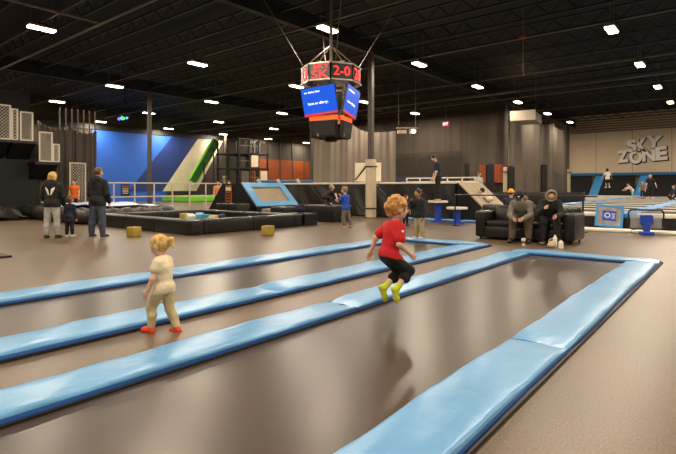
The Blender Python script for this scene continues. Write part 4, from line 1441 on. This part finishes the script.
        if st == 'curly':
            rnd = random.Random(4)
            for k in range(46):
                a, e_ = rnd.uniform(0, 6.28), rnd.uniform(0.0, 1.5)
                v = Vector((math.cos(a) * math.cos(e_) * 0.42, math.sin(a) * math.cos(e_) * 0.47 - 0.05, 0.08 + math.sin(e_) * 0.46))
                if v.y > 0.22 and v.z < 0.32:
                    continue
                if v.y > 0.0 and v.z < 0.12:
                    continue
                g.ell(E(v), (rnd.uniform(0.06, 0.10) * hh,) * 3)
            g.cone(E((0, -0.36, 0.02)), E((0, -0.34, -0.26)), 0.28 * hh, 0.16 * hh)
        V, Q = surf(g.p, hr_, 0.05 * hh, cuts=cuts, subs=facee, noise=(amp * hh, hair.get('f', 9) / hh))
        link('hair', mesh_from(V, Q, 'hair'), m, root)
        if st == 'pony':
            B().tube(E((0, -0.50, 0.18)), E((0, -0.55, 0.18)), 0.11 * hh, 12).build('hair_tie', M['orange'], root, True)
        cap = hair.get('cap')
        if cap:
            g = Body().ell(E((0, -0.04, 0.12)), (0.455 * hh, 0.51 * hh, 0.50 * hh), M3)
            V, Q = surf(g.p, hr_, 0.02, cuts=[(E((0, 0, hair.get('capz', 0.12))), Rh @ Vector((0, -0.12, -1)))])
            co_ = link('cap' if cap == 'cap' else 'beanie', mesh_from(V, Q, 'cap'), hair['capm'], root)
            if cap == 'cap':
                g = Body().ell(E((0, 0.56, 0.15)), (0.33 * hh, 0.34 * hh, 0.05 * hh), M3)
                V, Q = surf(g.p, hr_ * 0.7, 0.01)
                link('brim', mesh_from(V, Q, 'brim'), hair['capm'], co_)
                B().ball(E((0, 0.46, 0.36)), (0.09 * hh, 0.03 * hh, 0.07 * hh), 8).build('cap_badge', M['signwhite'], co_, True)
            else:
                ring = [E((0.44 * math.cos(2 * math.pi * k / 16), -0.04 + 0.49 * math.sin(2 * math.pi * k / 16), 0.12 + 0.06 * math.sin(2 * math.pi * k / 16))) for k in range(17)]
                g = Body()
                for k in range(16):
                    g.cone(ring[k], ring[k + 1], 0.075 * hh, 0.075 * hh)
                V, Q = surf(g.p, hr_, 0.01)
                link('cuff', mesh_from(V, Q, 'cuff'), hair['capm'], co_)
    return root

BLACK = cloth('black', (24, 23, 25))
NAVY = cloth('navy', (30, 36, 54))
JEANS = cloth('jeans', (52, 58, 76), col2=(78, 84, 100))
PALEJEAN = cloth('pale_jeans', (150, 150, 148), col2=(186, 184, 178))
GREY = cloth('grey', (112, 104, 92))
KHAKI = cloth('khaki', (164, 148, 116))
WHITE = cloth('white', (216, 206, 190))
RED = cloth('red', (196, 22, 30), 0.8, 0.4, 18, 0.1)
YELLOW = cloth('neon_yellow', (206, 216, 40), 0.8, 0.3, 40, 0.08)
ORSOCK = cloth('coral_sock', (224, 72, 34), 0.8, 0.3, 40, 0.08)
CREAM = cloth('cream_print', (228, 212, 178), 0.85, 0.4, 24, 0.14)
SAND = cloth('sand', (200, 185, 142), 0.85, 0.5, 16, 0.1)
ROYAL = cloth('royal_shirt', (36, 78, 186))
OLIVE = cloth('olive', (92, 80, 60))
BLOND = hairm('blond', (196, 148, 70), (232, 190, 110))
STRAW = hairm('strawberry', (176, 112, 44), (222, 166, 84))
BROWN = hairm('brown', (70, 46, 30))
DARK = hairm('dark', (28, 20, 17))
GREYH = hairm('short_brown', (92, 68, 46))
DKSHOE = mat('shoe_black', (24, 22, 22), 0.5, 0.1, 9)
WSOLE = mat('sole_white', (200, 196, 188), 0.6, 0.05, 9)
WSHOE = mat('shoe_pale', (205, 196, 184), 0.6, 0.08, 9)
TANSHOE = mat('shoe_tan', (150, 104, 66), 0.6, 0.08, 9)

# the two children in front
p = fl(164, 332)
person('blond toddler in cream top and coral socks walking between the blue pads', p[0], p[1], 0.91, 'kid', 66, res=0.006, lean=4, side=0, twist=10, head=(10, 10),
       armL=(6, 14, 24, 8), armR=(6, 8, 24, -6), legL=(30, 3, -2, 2), legR=(-4, 4, -26, 3), footL=(-4, 4), footR=(8, 6),
       top=dict(m=CREAM, sleeve=0.36, o=.014, hem=0.055, flare=0.012, ao=.008), bottom=dict(m=SAND, len=1.86, o=.009, name='leggings'),
       shoe=dict(m=ORSOCK, o=.006, cuff=0.03, name='sock'), hair=dict(style='pony', m=BLOND, amp=0.03, f=14, low=-0.30))
p = at(388.5, 4.75)
person('boy in red shirt and yellow socks jumping above the tumbling lane', p[0], p[1], 1.13, 'kid', -66, res=0.0065, lift=0.19, hip_z=0.43, lean=13, side=0, twist=4, head=(-8, 4),
       armR=(-14, 16, 50, 2), armL=(-40, 22, -16, 16), legR=(54, 6, -42, 0), legL=(44, 5, -50, 0), footR=(72, 0), footL=(70, 0),
       top=dict(m=RED, sleeve=0.66, o=.014, hem=0.02, flare=0.010, ao=.014, patch=True), bottom=dict(m=BLACK, len=1.38, o=.010, flare=0.012),
       shoe=dict(m=YELLOW, o=.006, cuff=0.055, name='sock'), hair=dict(style='curly', m=STRAW, amp=0.03, f=14, low=-0.34), bulk=0.88)

# group on the left, seen from behind
p = fl(52, 238)
person('woman with blond hair in black hoodie with white emblem and pale jeans', p[0], p[1], 1.66, 'adult', 4, res=0.013, legL=(0, 4, -2, 3), legR=(2, 4, -2, 3), armL=(8, 16, 40, -14), armR=(6, 14, 30, -12), bulk=1.1,
       top=dict(m=BLACK, sleeve=1.95, o=.012, hem=0.055, hood=True, emblem=True, name='hoodie'), bottom=dict(m=PALEJEAN, len=1.85), shoe=dict(m=DKSHOE, cuff=0.06, name='boot'),
       hair=dict(style='bob', m=BLOND, down=0.72, amp=0.03))
p = fl(69.5, 236.5)
person('small girl in dark blue jacket and black leggings beside the two adults', p[0], p[1], 1.08, 'child', -6, res=0.011, head=(-15, 0), legL=(1, 3, -1, 2), legR=(3, 3, -1, 2),
       top=dict(m=NAVY, sleeve=1.9, o=.016, hem=0.12, name='jacket'), bottom=dict(m=BLACK, len=1.85, name='leggings'), shoe=dict(m=WSHOE), hair=dict(style='bob', m=hairm('chestnut', (120, 76, 44)), down=0.45, amp=0.03))
p = fl(97.5, 237)
person('man in black hooded jacket and dark jeans standing beside the stunt airbag', p[0], p[1], 1.78, 'adult', -12, res=0.013, head=(-10, 0), lean=2, armL=(2, 10, 26, -10), armR=(4, 12, 34, -12), legL=(-2, 5, -2, 3), legR=(2, 5, -1, 3), bulk=1.08,
       top=dict(m=BLACK, sleeve=1.95, o=.014, hem=0.07, hood=True, name='jacket'), bottom=dict(m=JEANS, len=1.95, o=.012), shoe=dict(m=DKSHOE, sole=WSOLE), hair=dict(style='short', m=GREYH))

# children near the platform
p = fl(346, 227.5)
person('child in royal blue shirt and grey trousers with hands raised to the face', p[0], p[1], 1.34, 'child', 60, res=0.012, lean=4, side=0, head=(0, 4), armL=(50, 12, 150, -10), armR=(46, 12, 148, -8), legL=(10, 4, -6, 3), legR=(-10, 4, -16, 3), footR=(10, 6),
       top=dict(m=ROYAL, sleeve=0.7, o=.014, hem=0.05, flare=0.012), bottom=dict(m=GREY, len=1.85, o=.014), shoe=dict(m=TANSHOE, name='sock', o=.004), hair=dict(style='short', m=hairm('sandy', (150, 112, 66)), amp=0.04))
person('child in black clothes crouching on the long black padded box', -12.1, 14.0, 1.2, 'child', -70, z0=0.60, res=0.013, hip_z=0.30, lean=50, head=(0, -10), armL=(50, 8, 30, 0), armR=(48, 8, 26, 0), legL=(95, 10, -30, 4), legR=(88, 10, -36, 4),
       top=dict(m=BLACK, sleeve=1.9, o=.012), bottom=dict(m=BLACK, len=1.9), shoe=dict(m=DKSHOE), hair=dict(style='short', m=hairm('ash', (150, 130, 104)), amp=0.04))
p = fl(419.5, 238.4)
person('boy in black sweater and khaki trousers standing with a hand at his mouth', p[0], p[1], 1.27, 'child', 125, skin='tan', res=0.011, head=(-6, 2), armR=(40, 6, 158, -22), armL=(2, 8, 8, 4), legL=(0, 4, -1, 3), legR=(3, 4, -1, 3),
       top=dict(m=BLACK, sleeve=1.95, o=.014, hem=0.07, name='sweater'), bottom=dict(m=KHAKI, len=1.9, o=.016), shoe=dict(m=WSHOE, sole=WSOLE), hair=dict(style='short', m=DARK))
p = at(405.5, 16.2)
person('small child in dark vest standing behind the boy with khaki trousers', p[0], p[1], 1.05, 'child', -150, skin='warm', res=0.014, top=dict(m=NAVY, sleeve=0.6), bottom=dict(m=BLACK, len=1.8), shoe=dict(m=DKSHOE), hair=dict(style='short', m=BROWN))
person('teenager in dark shirt and black trousers standing on the taller pedestal', PED[0], PED[1], 1.70, 'adult', 82, res=0.014, z0=0.78, lean=6, head=(4, 24), armL=(6, 8, 16, 2), armR=(10, 8, 20, 2), legL=(3, 2, -4, 1), legR=(-3, 2, -6, 1),
       top=dict(m=NAVY, sleeve=0.62, o=.012, hem=0.05, flare=0.012), bottom=dict(m=BLACK, len=1.9, o=.012), shoe=dict(m=TANSHOE, name='sock', o=.004), hair=dict(style='short', m=DARK))
p = at(478, 21.6)
person('person in white and teal top standing behind the top of the ramp', p[0], p[1], 1.46, 'adult', 200, skin='fair', z0=0.5, res=0.016, head=(20, 10), top=dict(m=cloth('pale_teal', (150, 190, 190), col2=(214, 214, 206)), sleeve=0.6, o=.014), bottom=dict(m=BLACK), shoe=dict(m=DKSHOE), hair=dict(style='bob', m=BROWN, down=0.4))
for (u, dd, lab) in ((447, 22.2, 'child with short dark hair peeking over the platform behind the teenager'), (459, 21.8, 'child with brown hair peeking over the platform near the ramp')):
    p = at(u, dd)
    person(lab, p[0], p[1], 1.08, 'child', 170, skin='tan', z0=0.5, res=0.016, top=dict(m=GREY, sleeve=0.6), bottom=dict(m=BLACK), shoe=dict(m=DKSHOE), hair=dict(style='short', m=DARK if u < 450 else BROWN))
person('child in pale shirt crouching barefoot low on the plywood ramp', -7.36, 18.2, 1.25, 'child', 60, z0=0.52, res=0.013, hip_z=0.30, lean=62, head=(0, -16), armL=(20, 8, 6, 0), armR=(16, 8, 2, 0), legL=(80, 10, -42, 4), legR=(72, 10, -48, 4),
       top=dict(m=WHITE, sleeve=0.6, o=.014), bottom=dict(m=GREY, len=1.2), hair=dict(style='short', m=DARK))

# people on the sofas
person('man in grey hoodie and dark cap sitting bent forward on the sofa', -3.93, 11.74, 1.72, 'adult', 180 - 39.3 + 8, res=0.012, hip_z=0.56, lean=44, head=(0, 40), armL=(28, 8, 72, -26), armR=(28, 8, 72, -26), legL=(84, 10, 6, 4), legR=(82, 10, 4, 4), bulk=1.1,
       top=dict(m=GREY, sleeve=1.95, o=.014, hood=True, name='hoodie'), bottom=dict(m=OLIVE, len=1.92, o=.014), shoe=dict(m=DKSHOE), hair=dict(style='short', m=DARK, cap='cap', capm=cloth('dark_cap', (24, 26, 34))))
person('woman in black parka with pale fur hood sitting on the sofa', -3.36, 11.78, 1.64, 'adult', 180 - 39.3 + 18, res=0.012, hip_z=0.56, lean=34, head=(6, 26), armL=(24, 8, 80, -24), armR=(34, 8, 120, -20), legL=(84, 6, 4, 3), legR=(82, 8, -4, 3), bulk=1.06,
       top=dict(m=BLACK, sleeve=1.95, o=.018, name='parka', hoodup=True, fur=cloth('fur', (176, 152, 122), 0.95, 0.8, 60)), bottom=dict(m=BLACK, len=1.9, o=.012), shoe=dict(m=DKSHOE, sole=WSOLE), hair=dict(style='bob', m=BROWN, down=0.5))
person('person in yellow beanie and navy top sitting on the rear sofa', -4.78, 13.22, 1.42, 'adult', -39.3, res=0.014, hip_z=0.54, lean=2, head=(0, 0), armL=(20, 8, 60, -10), armR=(20, 8, 60, -10), legL=(84, 8, 6, 3), legR=(84, 8, 4, 3),
       top=dict(m=NAVY, sleeve=1.95, o=.014), bottom=dict(m=JEANS, len=1.9), shoe=dict(m=DKSHOE), hair=dict(style='short', m=BROWN, cap='beanie', capz=0.0, capm=cloth('mustard', (216, 160, 40), 0.9, 0.6, 30)))

# jumpers on the court
def court_person(lab, u, d, H, kind, face, lift=0.0, **k):
    p = at(u, d)
    return person(lab, p[0], p[1], H, kind, face, z0=DZ + 0.02, lift=lift, res=0.018, **k)
court_person('child in white shirt jumping high before the slanted court wall', 607.5, 31, 1.25, 'child', 0, 0.72, skin='tan', top=dict(m=WHITE, sleeve=0.6, o=.014), bottom=dict(m=BLACK, len=0.9), armL=(10, 35, 10, 30), armR=(10, 35, 10, 30), legL=(8, 3, -10, 2), legR=(2, 3, -20, 2), hair=dict(style='short', m=DARK), shoe=dict(m=WSHOE))
court_person('child in pale shirt leaning over on the trampoline court', 632.5, 31.5, 1.15, 'child', 80, lean=40, side=0, top=dict(m=WHITE, sleeve=1.2), bottom=dict(m=cloth('mint', (150, 196, 180)), len=1.8), legL=(10, 12, -4, 8), legR=(-10, 12, -14, 8), armL=(60, 20, 50, 10), armR=(60, 20, 50, 10), hair=dict(style='short', m=DARK), shoe=dict(m=WSHOE))
court_person('child in grey shirt standing beside the adult in black on the court', 642.5, 33, 1.2, 'child', 150, top=dict(m=GREY, sleeve=0.6), bottom=dict(m=BLACK, len=1.5), hair=dict(style='short', m=BROWN), shoe=dict(m=cloth('red_sock', (190, 40, 40)), name='sock'))
court_person('adult in black clothes and pale shoes walking on the court', 650, 34, 1.64, 'adult', 170, top=dict(m=BLACK, sleeve=0.7), bottom=dict(m=BLACK), hair=dict(style='bob', m=hairm('ashblond', (170, 140, 100)), down=0.4), shoe=dict(m=WSHOE, sole=WSOLE), armL=(8, 26, 20, 10), armR=(4, 14, 10, 4), legL=(8, 4, 0, 3), legR=(-6, 4, -12, 3))
court_person('person in dark clothes sitting low at the far court pads', 674.5, 29, 1.3, 'child', 90, top=dict(m=NAVY, sleeve=1.2), bottom=dict(m=BLACK), hair=dict(style='short', m=BROWN), shoe=dict(m=DKSHOE), hip_z=0.24, legL=(80, 8, -50, 3), legR=(78, 8, -40, 3), armL=(20, 10, 40, 0), armR=(20, 10, 40, 0))
p = (-23.6, 9.75)
person('attendant in bright orange vest standing at the fence behind the airbag', p[0], p[1], 1.62, 'adult', 180, res=0.016, top=dict(m=cloth('hi_vis', (236, 110, 30)), sleeve=0.3), bottom=dict(m=BLACK), hair=dict(style='short', m=BROWN), shoe=dict(m=DKSHOE))
for (u, lab, cm) in ((218, 'visitor in pale orange top standing behind the wedge block', (206, 140, 90)), (229, 'visitor in rust top standing behind the orange notice block', (188, 84, 40))):
    p = at(u, 27.5)
    person(lab, p[0], p[1], 1.62, 'adult', 190, res=0.018, top=dict(m=cloth('visitor_%d' % u, cm), sleeve=0.6), bottom=dict(m=BLACK), hair=dict(style='short', m=DARK), shoe=dict(m=DKSHOE))
